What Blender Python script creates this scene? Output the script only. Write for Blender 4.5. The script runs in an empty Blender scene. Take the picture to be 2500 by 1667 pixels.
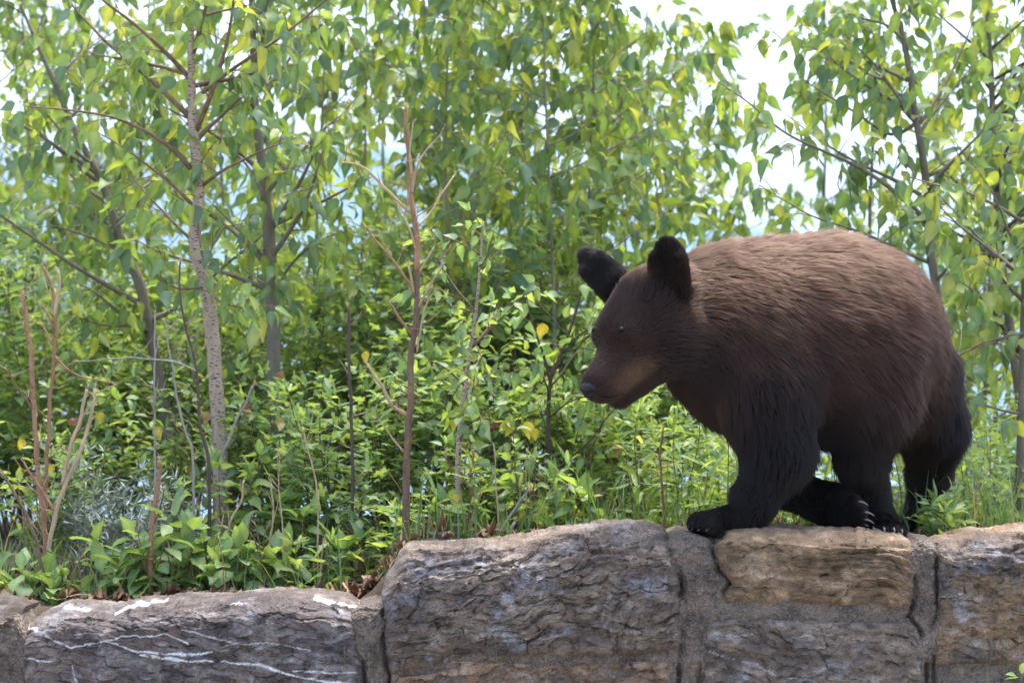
import bpy, bmesh, math, random
import numpy as np
from mathutils import Vector, Matrix

rng = np.random.default_rng(7)
random.seed(7)
scene = bpy.context.scene
col = scene.collection

# ------------------------------------------------------------------ camera, sky, sun, exposure
CAM_Y, CAM_Z = -8.0, 1.25
cam_data = bpy.data.cameras.new('camera')
cam = bpy.data.objects.new('camera', cam_data)
col.objects.link(cam)
cam.location = (0, CAM_Y, CAM_Z)
cam.rotation_euler = (math.radians(90), 0, 0)
cam_data.sensor_width = 36.0
cam_data.lens = 36.0 * 8.0 / 2.5            # the frame is 2.5 m wide at the wall
cam_data.clip_start, cam_data.clip_end = 0.1, 40000
cam_data.dof.use_dof = True
cam_data.dof.focus_distance = 8.12
cam_data.dof.aperture_fstop = 4.0
scene.camera = cam

SUN_EL, SUN_AZ = 72.0, 24.0                  # azimuth measured from +Y (behind the bear) towards +X
world = bpy.data.worlds.new('World')
scene.world = world
world.use_nodes = True
wn = world.node_tree
for n in list(wn.nodes):
    wn.nodes.remove(n)
sky = wn.nodes.new('ShaderNodeTexSky')
sky.sky_type = 'NISHITA'
sky.sun_disc = False
sky.sun_elevation = math.radians(SUN_EL)
sky.sun_rotation = math.radians(SUN_AZ)
sky.air_density, sky.dust_density, sky.ozone_density = 1.0, 3.5, 1.0
bg = wn.nodes.new('ShaderNodeBackground')
bg.inputs[1].default_value = 0.15
wo = wn.nodes.new('ShaderNodeOutputWorld')
wn.links.new(sky.outputs[0], bg.inputs[0])
wn.links.new(bg.outputs[0], wo.inputs[0])

sd = bpy.data.lights.new('sun', 'SUN')
sd.energy = 1.5
sd.angle = math.radians(30)
sd.color = (1.0, 0.95, 0.87)
sun = bpy.data.objects.new('sun', sd)
col.objects.link(sun)
sdir = Vector((math.sin(math.radians(SUN_AZ)) * math.cos(math.radians(SUN_EL)),
               math.cos(math.radians(SUN_AZ)) * math.cos(math.radians(SUN_EL)),
               math.sin(math.radians(SUN_EL))))
sun.rotation_euler = sdir.to_track_quat('Z', 'Y').to_euler()
sun.location = (5, 8, 20)

scene.view_settings.view_transform = 'Standard'
scene.view_settings.look = 'None'
scene.view_settings.gamma = 1.0
scene.view_settings.use_curve_mapping = False
scene.view_settings.exposure = 1.98

scene.render.engine = 'CYCLES'
cy = scene.cycles
cy.use_denoising = True
cy.max_bounces = 12
cy.diffuse_bounces = 7
cy.glossy_bounces = 3
cy.transmission_bounces = 6
cy.transparent_max_bounces = 8
cy.volume_bounces = 1
cy.sample_clamp_indirect = 6.0

# ------------------------------------------------------------------ helpers
S = 0.001                                    # metres per photo pixel at the wall face (y = 0)
def PT(px, py, y):
    """photo pixel + distance y behind the wall face -> world point"""
    k = S * (y - CAM_Y) / -CAM_Y
    return np.array(((px - 1250.0) * k, y, CAM_Z - (py - 833.5) * k))
def PX(p):
    k = S * (p[1] - CAM_Y) / -CAM_Y
    return (p[0] / k + 1250.0, 833.5 - (p[2] - CAM_Z) / k)
def pxm(y):
    return S * (y - CAM_Y) / -CAM_Y

def _hash(ix, iy, iz, seed):
    h = (ix.astype(np.int64) * 374761393 + iy.astype(np.int64) * 668265263 + iz.astype(np.int64) * 2147483647 + seed * 974634777) & 0xffffffff
    h = ((h ^ (h >> 13)) * 1274126177) & 0xffffffff
    h = ((h ^ (h >> 16)) * 2246822519) & 0xffffffff
    return ((h ^ (h >> 15)) & 0xffff).astype(np.float64) / 65535.0
def vnoise(p, seed=0):
    """value noise, p (n,3) -> 0..1"""
    i = np.floor(p).astype(np.int64)
    f = p - i
    f = f * f * f * (f * (f * 6 - 15) + 10)
    r = 0
    for dx in (0, 1):
        wx = f[:, 0] if dx else 1 - f[:, 0]
        for dy in (0, 1):
            wy = f[:, 1] if dy else 1 - f[:, 1]
            for dz in (0, 1):
                wz = f[:, 2] if dz else 1 - f[:, 2]
                r = r + wx * wy * wz * _hash(i[:, 0] + dx, i[:, 1] + dy, i[:, 2] + dz, seed)
    return r
def fbm(p, octaves=4, seed=0, gain=0.5):
    a, s, t = 1.0, 0.0, 0.0
    q = np.array(p, dtype=np.float64)
    for o in range(octaves):
        s = s + a * vnoise(q, seed + o * 17)
        t += a
        a *= gain
        q = q * 2.03 + 11.3
    return s / t
def smooth(a, b, x):
    t = np.clip((x - a) / (b - a), 0, 1)
    return t * t * (3 - 2 * t)
def mixc(a, b, t):
    t = np.asarray(t)[:, None]
    return a * (1 - t) + np.asarray(b) * t

def raw_mesh(name, V, F, mat=None, smooth_shade=False, attrs=None):
    """V (n,3), F (m,k) of one k, or a list of index arrays; attrs {name: (n,) or (n,3)}"""
    me = bpy.data.meshes.new(name)
    V = np.asarray(V, dtype=np.float32)
    if isinstance(F, np.ndarray):
        k = F.shape[1]
        tot = np.full(len(F), k, dtype=np.int32)
        idx = F.astype(np.int32).ravel()
    else:
        tot = np.concatenate([np.full(len(f), f.shape[1], dtype=np.int32) for f in F])
        idx = np.concatenate([f.astype(np.int32).ravel() for f in F])
    me.vertices.add(len(V))
    me.vertices.foreach_set('co', V.ravel())
    me.loops.add(len(idx))
    me.loops.foreach_set('vertex_index', idx)
    me.polygons.add(len(tot))
    me.polygons.foreach_set('loop_start', np.concatenate(([0], np.cumsum(tot)[:-1])).astype(np.int32))
    if smooth_shade:
        me.polygons.foreach_set('use_smooth', np.ones(len(tot), dtype=bool))
    for an, av in (attrs or {}).items():
        av = np.asarray(av, dtype=np.float32)
        if av.ndim == 1:
            at = me.attributes.new(an, 'FLOAT', 'POINT')
            at.data.foreach_set('value', av)
        else:
            at = me.attributes.new(an, 'FLOAT_COLOR', 'POINT')
            rgba = np.ones((len(V), 4), dtype=np.float32)
            rgba[:, :3] = av
            at.data.foreach_set('color', rgba.ravel())
    me.update(calc_edges=True)
    me.validate()
    if mat:
        me.materials.append(mat)
    return me
def link(name, me, parent=None, loc=None):
    o = bpy.data.objects.new(name, me)
    col.objects.link(o)
    if parent is not None:
        o.parent = parent
    if loc is not None:
        o.location = loc
    return o
def tag(o, label=None, cat=None, group=None, kind=None):
    if label: o['label'] = label
    if cat: o['category'] = cat
    if group: o['group'] = group
    if kind: o['kind'] = kind
    return o
def thing(name, loc, label, cat, group=None):
    o = bpy.data.objects.new(name, None)
    o.empty_display_size = 0.1
    col.objects.link(o)
    o.location = loc
    return tag(o, label, cat, group)

def new_mat(name):
    m = bpy.data.materials.new(name)
    m.use_nodes = True
    nt = m.node_tree
    for n in list(nt.nodes):
        nt.nodes.remove(n)
    out = nt.nodes.new('ShaderNodeOutputMaterial')
    return m, nt, out
def nd(nt, typ, **kw):
    n = nt.nodes.new(typ)
    for k, v in kw.items():
        setattr(n, k, v)
    return n

# ------------------------------------------------------------------ tubes (stems, trunks, branches)
def resample(pts, rad, step):
    pts = np.asarray(pts, float); rad = np.asarray(rad, float)
    seg = np.linalg.norm(np.diff(pts, axis=0), axis=1)
    s = np.concatenate(([0], np.cumsum(seg)))
    n = max(2, int(s[-1] / step) + 1)
    t = np.linspace(0, s[-1], n)
    # smooth through the points (Catmull-Rom on each coordinate)
    m = np.zeros_like(pts)
    m[1:-1] = (pts[2:] - pts[:-2]) / np.maximum(s[2:] - s[:-2], 1e-6)[:, None]
    m[0] = (pts[1] - pts[0]) / max(seg[0], 1e-6); m[-1] = (pts[-1] - pts[-2]) / max(seg[-1], 1e-6)
    i = np.clip(np.searchsorted(s, t, side='right') - 1, 0, len(pts) - 2)
    h = (s[i + 1] - s[i]); u = ((t - s[i]) / np.maximum(h, 1e-9))[:, None]; h = h[:, None]
    p = (2*u**3 - 3*u**2 + 1) * pts[i] + (u**3 - 2*u**2 + u) * h * m[i] + (-2*u**3 + 3*u**2) * pts[i+1] + (u**3 - u**2) * h * m[i+1]
    return p, np.interp(t, s, rad)
def tube(pts, rad, sides=7, cap=True, lump=0.0, seed=0):
    """returns V, F(quads), F(tris for caps)"""
    pts = np.asarray(pts, float); n = len(pts)
    T = np.gradient(pts, axis=0)
    T /= np.maximum(np.linalg.norm(T, axis=1), 1e-9)[:, None]
    ref = np.array((0.0, 1.0, 0.0)) if abs(T[0][1]) < 0.8 else np.array((1.0, 0, 0))
    A = np.cross(T, ref); A /= np.maximum(np.linalg.norm(A, axis=1), 1e-9)[:, None]
    B = np.cross(T, A)
    ang = np.linspace(0, 2*np.pi, sides, endpoint=False)
    R = np.asarray(rad, float)[:, None] * np.ones((1, sides))
    if lump:
        q = np.stack([np.repeat(np.arange(n), sides) * 0.55, np.tile(np.cos(ang), n) * 1.3, np.tile(np.sin(ang), n) * 1.3 + seed * 9.1], 1)
        R = R * (1 + lump * (fbm(q, 3, seed).reshape(n, sides) - 0.5) * 2)
    V = pts[:, None, :] + R[:, :, None] * (np.cos(ang)[None, :, None] * A[:, None, :] + np.sin(ang)[None, :, None] * B[:, None, :])
    V = V.reshape(-1, 3)
    i = np.arange(n - 1)[:, None] * sides; j = np.arange(sides)[None, :]; j2 = (j + 1) % sides
    F = np.stack([i + j, i + j2, i + sides + j2, i + sides + j], -1).reshape(-1, 4)
    V = np.vstack([V, pts[:1], pts[-1:]])
    j = np.arange(sides); j2 = (j + 1) % sides; e = (n - 1) * sides
    C = np.concatenate([np.stack([j2, j, np.full(sides, n * sides)], 1), np.stack([e + j, e + j2, np.full(sides, n * sides + 1)], 1)])
    return V, F, C
class Tubes:
    def __init__(self):
        self.V, self.Q, self.T, self.n, self.A = [], [], [], 0, []
    def add(self, pts, rad, sides=6, lump=0.0, seed=0, tint=0.5):
        V, F, C = tube(pts, rad, sides, True, lump, seed)
        self.V.append(V); self.Q.append(F + self.n); self.T.append(C + self.n)
        self.A.append(np.full(len(V), tint)); self.n += len(V)
        return self
    def build(self, name, mat, parent=None, origin=(0, 0, 0), kind=None, smooth_shade=True):
        me = raw_mesh(name, np.vstack(self.V) - np.asarray(origin), [np.vstack(self.Q), np.vstack(self.T)], mat, smooth_shade, {'tint': np.concatenate(self.A)})
        o = link(name, me, parent)
        if kind: o['kind'] = kind
        return o
# ------------------------------------------------------------------ land, lake, far hills, air
def soil_height(x, y):
    """height of the planted terrace behind the wall and of the land that falls away behind it"""
    x = np.asarray(x, float); y = np.asarray(y, float)
    right = smooth(-0.42, -0.22, x)
    z = 0.575 + 0.165 * right
    z = z + (0.085 - 0.06 * right) * smooth(0.35, 1.9, y)
    q = np.stack([x * 2.3, y * 2.3, np.zeros_like(x)], -1).reshape(-1, 3)
    z = z + (0.05 * (fbm(q, 3, 5).reshape(x.shape) - 0.5)) * smooth(0.5, 1.2, y)
    drop = np.maximum(y - 2.9, 0)
    z = z - np.minimum(0.28 * drop ** 1.25, 62.0)
    road = 1 - smooth(0.12, 0.3, y)
    z = z * (1 - road) + (-0.002) * road
    far = smooth(60, 300, y)
    big = np.stack([x * 0.004, y * 0.004, np.zeros_like(x)], -1).reshape(-1, 3)
    z = z + far * (fbm(big, 3, 9).reshape(x.shape) - 0.6) * 12
    return z
def axis(lo, hi, step, far_lo, far_hi, g=1.22):
    a = list(np.arange(lo, hi + 1e-6, step))
    d, v = step, hi
    while v < far_hi:
        d *= g; v += d; a.append(v)
    d, v = step, lo; b = []
    while v > far_lo:
        d *= g; v -= d; b.append(v)
    return np.array(b[::-1] + a)
ax, ay = axis(-2.2, 2.2, 0.04, -9000, 9000), axis(-0.2, 4.5, 0.04, -40, 9000)
GX, GY = np.meshgrid(ax, ay)
GZ = soil_height(GX, GY)
gi = np.arange(len(ay) - 1)[:, None] * len(ax) + np.arange(len(ax) - 1)[None, :]
gF = np.stack([gi, gi + 1, gi + len(ax) + 1, gi + len(ax)], -1).reshape(-1, 4)

m_soil, nt, out = new_mat('soil')
tc = nd(nt, 'ShaderNodeTexCoord')
n1 = nd(nt, 'ShaderNodeTexNoise'); n1.inputs['Scale'].default_value = 9; n1.inputs['Detail'].default_value = 6
n2 = nd(nt, 'ShaderNodeTexNoise'); n2.inputs['Scale'].default_value = 140; n2.inputs['Detail'].default_value = 4
cr = nd(nt, 'ShaderNodeValToRGB')
cr.color_ramp.elements[0].position = 0.3; cr.color_ramp.elements[0].color = (0.035, 0.024, 0.016, 1)
cr.color_ramp.elements[1].position = 0.75; cr.color_ramp.elements[1].color = (0.15, 0.1, 0.06, 1)
bp = nd(nt, 'ShaderNodeBump'); bp.inputs['Strength'].default_value = 0.6; bp.inputs['Distance'].default_value = 0.01
bs = nd(nt, 'ShaderNodeBsdfPrincipled'); bs.inputs['Roughness'].default_value = 0.95
mx = nd(nt, 'ShaderNodeMath', operation='ADD')
hf = nd(nt, 'ShaderNodeMath', operation='MULTIPLY'); hf.inputs[1].default_value = 0.5
nt.links.new(tc.outputs['Object'], n1.inputs['Vector']); nt.links.new(tc.outputs['Object'], n2.inputs['Vector'])
nt.links.new(n1.outputs[0], mx.inputs[0]); nt.links.new(n2.outputs[0], mx.inputs[1])
nt.links.new(mx.outputs[0], hf.inputs[0]); nt.links.new(hf.outputs[0], cr.inputs[0])
nt.links.new(n2.outputs[0], bp.inputs['Height']); nt.links.new(cr.outputs[0], bs.inputs['Base Color'])
nt.links.new(bp.outputs[0], bs.inputs['Normal']); nt.links.new(bs.outputs[0], out.inputs[0])
ground = link('ground', raw_mesh('ground', np.stack([GX, GY, GZ], -1).reshape(-1, 3), gF, m_soil, True))
tag(ground, 'brown soil bank behind the stone wall falling away to the valley', 'ground', kind='structure')

m_water, nt, out = new_mat('lake_water')
bs = nd(nt, 'ShaderNodeBsdfPrincipled'); bs.inputs['Base Color'].default_value = (0.02, 0.06, 0.09, 1); bs.inputs['Roughness'].default_value = 0.12
n1 = nd(nt, 'ShaderNodeTexNoise'); n1.inputs['Scale'].default_value = 0.15; n1.inputs['Detail'].default_value = 4
bp = nd(nt, 'ShaderNodeBump'); bp.inputs['Strength'].default_value = 0.35; bp.inputs['Distance'].default_value = 1.0
tc = nd(nt, 'ShaderNodeTexCoord')
nt.links.new(tc.outputs['Object'], n1.inputs['Vector']); nt.links.new(n1.outputs[0], bp.inputs['Height'])
nt.links.new(bp.outputs[0], bs.inputs['Normal']); nt.links.new(bs.outputs[0], out.inputs[0])
lake = link('lake', raw_mesh('lake', [(-8000, 330, -56), (8000, 330, -56), (8000, 5600, -56), (-8000, 5600, -56)], np.array([[0, 1, 2, 3]]), m_water))
tag(lake, 'pale blue lake far below the wall', 'lake', kind='structure')

m_hill, nt, out = new_mat('forest_hill')
bs = nd(nt, 'ShaderNodeBsdfPrincipled'); bs.inputs['Roughness'].default_value = 1.0
n1 = nd(nt, 'ShaderNodeTexNoise'); n1.inputs['Scale'].default_value = 0.012; n1.inputs['Detail'].default_value = 8
cr = nd(nt, 'ShaderNodeValToRGB')
cr.color_ramp.elements[0].position = 0.35; cr.color_ramp.elements[0].color = (0.02, 0.045, 0.03, 1)
cr.color_ramp.elements[1].position = 0.7; cr.color_ramp.elements[1].color = (0.07, 0.1, 0.05, 1)
tc = nd(nt, 'ShaderNodeTexCoord')
nt.links.new(tc.outputs['Object'], n1.inputs['Vector']); nt.links.new(n1.outputs[0], cr.inputs[0])
nt.links.new(cr.outputs[0], bs.inputs['Base Color']); nt.links.new(bs.outputs[0], out.inputs[0])
def hill_range(name, y0, y1, crest_left, crest_right, seed, label):
    xs = np.linspace(-9000, 9000, 260); ys = np.linspace(y0, y1, 40)
    X, Y = np.meshgrid(xs, ys)
    t = (Y - y0) / (y1 - y0)
    crest = crest_left + (crest_right - crest_left) * smooth(-1000, 1000, X)
    q = np.stack([X * 0.0012, Y * 0.0012, np.zeros_like(X)], -1).reshape(-1, 3)
    n = fbm(q, 5, seed).reshape(X.shape)
    Z = -60 + (crest + 60) * np.sin(np.clip(t * 1.25, 0, 1) * np.pi / 2) ** 1.3 * (0.62 + 0.76 * n)
    i = np.arange(39)[:, None] * 260 + np.arange(259)[None, :]
    F = np.stack([i, i + 1, i + 261, i + 260], -1).reshape(-1, 4)
    return tag(link(name, raw_mesh(name, np.stack([X, Y, Z], -1).reshape(-1, 3), F, m_hill, True)), label, 'hill', kind='structure')
hill_range('hill', 5200, 7200, 420, 220, 31, 'hazy blue forested hillside across the lake')

m_air, nt, out = new_mat('air')
pv = nd(nt, 'ShaderNodeVolumePrincipled')
pv.inputs['Color'].default_value = (0.52, 0.75, 1.0, 1)
pv.inputs['Density'].default_value = 0.00012
pv.inputs['Anisotropy'].default_value = 0.2
nt.links.new(pv.outputs[0], out.inputs['Volume'])
zb, zt, w = -80.0, 620.0, 9600.0
hv = [(sx * w, sy, sz) for sz in (zb, zt) for sx, sy in ((-1, -60), (1, -60), (1, 9600), (-1, 9600))]
hf_ = np.array([[0, 3, 2, 1], [4, 5, 6, 7], [0, 1, 5, 4], [1, 2, 6, 5], [2, 3, 7, 6], [3, 0, 4, 7]])
haze = link('haze', raw_mesh('haze', hv, hf_, m_air))
tag(haze, 'pale blue haze in the air over the valley', 'haze', kind='stuff')
# ------------------------------------------------------------------ the stone wall
m_stone, nt, out = new_mat('split_stone')
at = nd(nt, 'ShaderNodeAttribute', attribute_name='stone_color')
tc = nd(nt, 'ShaderNodeTexCoord')
n1 = nd(nt, 'ShaderNodeTexNoise'); n1.inputs['Scale'].default_value = 210; n1.inputs['Detail'].default_value = 5
mp = nd(nt, 'ShaderNodeMapping'); mp.inputs['Scale'].default_value = (1, 1, 2.6)
n2 = nd(nt, 'ShaderNodeTexNoise'); n2.inputs['Scale'].default_value = 42; n2.inputs['Detail'].default_value = 8; n2.inputs['Roughness'].default_value = 0.65
rm = nd(nt, 'ShaderNodeMapRange'); rm.inputs[1].default_value = 0.25; rm.inputs[2].default_value = 0.75; rm.inputs[3].default_value = 0.42; rm.inputs[4].default_value = 1.6
mu = nd(nt, 'ShaderNodeMix', data_type='RGBA', blend_type='MULTIPLY'); mu.inputs[0].default_value = 1.0
ad = nd(nt, 'ShaderNodeMath', operation='MULTIPLY_ADD'); ad.inputs[1].default_value = 0.35
bp = nd(nt, 'ShaderNodeBump'); bp.inputs['Strength'].default_value = 0.95; bp.inputs['Distance'].default_value = 0.009
bs = nd(nt, 'ShaderNodeBsdfPrincipled'); bs.inputs['Roughness'].default_value = 0.82
bs.inputs['Specular IOR Level'].default_value = 0.35
nt.links.new(tc.outputs['Object'], mp.inputs[0]); nt.links.new(mp.outputs[0], n1.inputs['Vector']); nt.links.new(mp.outputs[0], n2.inputs['Vector'])
nt.links.new(n1.outputs[0], ad.inputs[0]); nt.links.new(n2.outputs[0], ad.inputs[2])
nt.links.new(n1.outputs[0], rm.inputs[0]); nt.links.new(at.outputs['Color'], mu.inputs[6]); nt.links.new(rm.outputs[0], mu.inputs[7])
nt.links.new(ad.outputs[0], bp.inputs['Height']); nt.links.new(bp.outputs[0], bs.inputs['Normal'])
nt.links.new(mu.outputs[2], bs.inputs['Base Color']); nt.links.new(bs.outputs[0], out.inputs[0])

def facets(u, v, seed, jitter=0.9):
    """chipped, planar-faceted relief on a 2-D jittered cell pattern -> about -0.5..0.5, plus the distance to the cell border"""
    iu, iv = np.floor(u), np.floor(v)
    best = np.full(u.shape, 9.0); second = np.full(u.shape, 9.0); val = np.zeros(u.shape)
    z = np.zeros(u.shape)
    for du in (-1, 0, 1):
        for dv in (-1, 0, 1):
            cu, cv = iu + du, iv + dv
            jx = (_hash(cu, cv, z, seed) - 0.5) * jitter + 0.5; jy = (_hash(cu, cv, z, seed + 1) - 0.5) * jitter + 0.5
            ex, ey = u - cu - jx, v - cv - jy
            d = np.hypot(ex, ey)
            h = (_hash(cu, cv, z, seed + 2) - 0.5) * 0.7 + ex * (_hash(cu, cv, z, seed + 3) - 0.5) * 1.1 + ey * (_hash(cu, cv, z, seed + 4) - 0.62) * 1.3
            near = d < best
            second = np.where(near, best, np.minimum(second, d))
            val = np.where(near, h, val)
            best = np.where(near, d, best)
    return val, second - best

def polyx(poly, x):
    p = np.array(poly, float)
    return np.interp(x, p[:, 0], p[:, 1])
def polyy(poly, y):
    p = np.array(sorted(poly, key=lambda a: a[1]), float)
    return np.interp(y, p[:, 1], p[:, 0])

def make_stone(left, right, top, bottom, seed, pal, chamfer=30, out_=0.03, tilt=0.1, layers=34.0, ledge=0.010, chip=0.02, step=0.0032, veins=(), depth=0.42, cw=1.0):
    """left/right: [(px,py)], top/bottom: [(px,py)] in photo pixels at the wall face"""
    x0, x1 = min(p[0] for p in left), max(p[0] for p in right)
    ymid_top, ymid_bot = min(p[1] for p in top), max(p[1] for p in bottom)
    nu = max(12, int((x1 - x0) * S / step)); nf = max(10, int((ymid_bot - ymid_top) * S / step))
    nb = max(10, int(0.10 / step))                      # rows over the rounded top
    nback = 14
    u = np.linspace(0, 1, nu)
    v = np.linspace(0, 1, nf)
    U, Vv = np.meshgrid(u, v)
    # two passes so that edges and ends agree
    px = x0 + (x1 - x0) * U
    py = polyx(bottom, px) * (1 - Vv) + polyx(top, px) * Vv
    for _ in range(2):
        L, R = polyy(left, py), polyy(right, py)
        px = L + (R - L) * U
        py = polyx(bottom, px) * (1 - Vv) + polyx(top, px) * Vv
    X = (px - 1250) * S; Z = CAM_Z - (py - 833.5) * S
    topz = CAM_Z - (polyx(top, px) - 833.5) * S
    # distance (m) to the sides and the bottom for the rounding of the arris
    e = np.minimum(np.minimum((px - L), (R - px)), (polyx(bottom, px) - py)) * S
    rag = (fbm(np.stack([X * 40, Z * 40, np.full_like(X, seed)], -1).reshape(-1, 3), 3, seed).reshape(X.shape) - 0.5) * 0.018
    edge = 1 - np.exp(-np.maximum(e + rag * (e > 0.004), 0) / 0.011)
    # leaning back near the top
    ch = chamfer * S * cw
    c = np.clip((Z - (topz - ch)) / max(ch, 1e-4), 0, 1)
    Y = 0.045 - (0.045 + out_) * edge + 0.075 * c ** 1.8
    Xs, Ys, Zs = [X], [Y], [Z]
    NYs, NZs = [-(1 - 0.8 * c)], [0.75 * c]
    # rows over the top to the back
    t = np.linspace(0, 1, nback + 1)[1:, None]
    yb = Y[-1][None, :] + (depth - Y[-1][None, :]) * t ** 1.4
    Xs.append(np.repeat(X[-1][None, :], nback, 0)); Ys.append(yb)
    drop = 0.03 * (1 - edge[-1][None, :]) * t
    Zs.append(Z[-1][None, :] + 0.012 * np.sin(t * np.pi) - 0.05 * np.maximum(t - 0.75, 0) * 4 - drop)
    NYs.append(np.zeros((nback, nu))); NZs.append(np.ones((nback, nu)))
    X = np.vstack(Xs); Y = np.vstack(Ys); Z = np.vstack(Zs); NY = np.vstack(NYs); NZ = np.vstack(NZs)
    edge = np.vstack([edge, np.repeat(edge[-1][None, :], nback, 0)])
    # relief
    a = Z + (Y - 0.0) * 0.35                              # one continuous coordinate up the face and over the top
    P = np.stack([X, a, np.full_like(X, seed * 3.7)], -1).reshape(-1, 3)
    wv = (fbm(P * np.array((9, 9, 1)), 4, seed + 3).reshape(X.shape) - 0.5)
    wu = (fbm(P * np.array((9, 9, 1)), 4, seed + 8).reshape(X.shape) - 0.5)
    ct, st = math.cos(tilt), math.sin(tilt)
    along, across = X * ct + a * st, -X * st + a * ct
    tl = across * layers + wv * 1.9 + wu * 0.6
    saw = tl - np.floor(tl)
    amp = smooth(0.3, 0.72, fbm(P * np.array((5, 7, 1)), 3, seed + 21)).reshape(X.shape)
    r1 = (saw ** 1.5 - 0.5) * ledge * (0.35 + amp) * (1 - smooth(0.93, 1.0, saw))
    f1, b1 = facets(along * 9 + wu * 1.1, across * 18 + wv * 1.3, seed + 40)
    f2, b2 = facets(along * 26 + wu * 2.2, across * 54 + wv * 2.4, seed + 60)
    f3, b3 = facets(along * 70 + wu * 9, across * 120 + wv * 9, seed + 65)
    fine = fbm(P * np.array((70, 110, 1)), 4, seed + 71).reshape(X.shape) - 0.5
    disp = r1 * .75 + f1 * chip * .72 + f2 * chip * 0.45 + f3 * chip * 0.2 + fine * 0.010
    crk = smooth(.42, .62, fbm(P * np.array((13, 13, 1)), 3, seed + 77)).reshape(X.shape)
    disp = disp - 0.005 * np.exp(-(b1 / .05) ** 2) * crk - 0.002 * np.exp(-(b2 / .07) ** 2) * (1 - crk * .5)
    disp = disp * (0.25 + 0.75 * edge)
    sil = np.where(NZ >= 0.75, 0.5, 1.0)                  # keep the top outline close to the traced line
    Y2 = Y + NY * disp; Z2 = Z + NZ * disp * sil
    X2 = X + (wu * 0.004)
    # colour of the stone itself
    n1 = fbm(P * np.array((6, 11, 1)), 5, seed + 81); n2 = fbm(P * np.array((17, 34, 1)), 5, seed + 91); n3 = fbm(P * np.array((11, 17, 1)) + wv.reshape(-1, 1) * 2.0, 5, seed + 95)
    n4 = fbm(P * np.array((60, 80, 1)), 4, seed + 99)
    c_ = mixc(np.array(pal[0])[None, :], np.array(pal[1]), smooth(0.36, 0.64, n1))
    c_ = mixc(c_, pal[2], smooth(0.52, 0.7, n2) * 0.75)
    c_ = mixc(c_, pal[3], smooth(0.56, 0.70, n3) * 0.45 * smooth(0.3, 0.6, n4))
    c_ = c_ * (0.5 + 1.0 * n4[:, None]) * (0.6 + 0.8 * n2[:, None])
    fl = f2.reshape(-1)
    c_ = c_ * (1 + 0.3 * fl[:, None]) * (1 + 0.25 * f3.reshape(-1)[:, None]) * 0.78
    for line, wdt, bright in veins:
        l = np.array(line, float)
        q = np.stack([(px_all := (X.reshape(-1) / S + 1250)), (833.5 - (Z.reshape(-1) - CAM_Z) / S)], 1)
        q = q + np.stack([wu.reshape(-1), wv.reshape(-1)], 1) * 26 + (n4[:, None] - 0.5) * 7
        dmin = np.full(len(q), 1e9)
        for a0, b0 in zip(l[:-1], l[1:]):
            ab = b0 - a0
            tt = np.clip(((q - a0) @ ab) / (ab @ ab), 0, 1)
            dmin = np.minimum(dmin, np.linalg.norm(q - a0 - tt[:, None] * ab, axis=1))
        wloc = wdt * (0.0 + 0.72 * n2)
        c_ = mixc(c_, (0.74, 0.72, 0.71), (1 - smooth(wloc * 0.5, wloc, dmin)) * bright * smooth(.32, .5, n4 + .12 * bright))
    V = np.stack([X2, Y2, Z2], -1).reshape(-1, 3)
    rows = nf + nback
    i = np.arange(rows - 1)[:, None] * nu + np.arange(nu - 1)[None, :]
    F = np.stack([i, i + 1, i + nu + 1, i + nu], -1).reshape(-1, 4)
    # close the back, the sides and the bottom simply
    b0 = len(V)
    ring_l = np.arange(rows) * nu; ring_r = ring_l + nu - 1
    lowb = CAM_Z - (ymid_bot - 833.5) * S
    Vx = []
    for r_ in (ring_l, ring_r):
        w_ = V[r_].copy(); w_[:, 1] = depth; w_[:, 2] = np.maximum(w_[:, 2] - 0.01, lowb); Vx.append(w_)
    V = np.vstack([V] + Vx)
    k = np.arange(rows - 1)
    FL = np.stack([ring_l[k + 1], ring_l[k], b0 + k, b0 + k + 1], 1)
    FR = np.stack([ring_r[k], ring_r[k + 1], b0 + rows + k + 1, b0 + rows + k], 1)
    c_ = np.vstack([c_, c_[ring_l], c_[ring_r]])
    return V, np.vstack([F, FL, FR]), np.clip(c_, 0.01, 0.9)

GREY = [(0.132, 0.106, 0.098), (0.215, 0.168, 0.14), (0.26, 0.225, 0.205), (0.31, 0.31, 0.335)]
BROWN = [(0.155, 0.118, 0.095), (0.23, 0.174, 0.13), (0.29, 0.235, 0.185), (0.3, 0.32, 0.37)]
TAN = [(0.2, 0.135, 0.08), (0.29, 0.195, 0.115), (0.37, 0.27, 0.175), (0.24, 0.2, 0.17)]
TAUPE = [(0.175, 0.135, 0.105), (0.24, 0.185, 0.14), (0.3, 0.24, 0.19), (0.3, 0.31, 0.35)]
RUST = [(0.22, 0.14, 0.085), (0.34, 0.215, 0.13), (0.4, 0.29, 0.2), (0.25, 0.24, 0.25)]
DARK = [(0.1, 0.075, 0.06), (0.16, 0.12, 0.095), (0.2, 0.16, 0.13), (0.22, 0.2, 0.2)]

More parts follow.
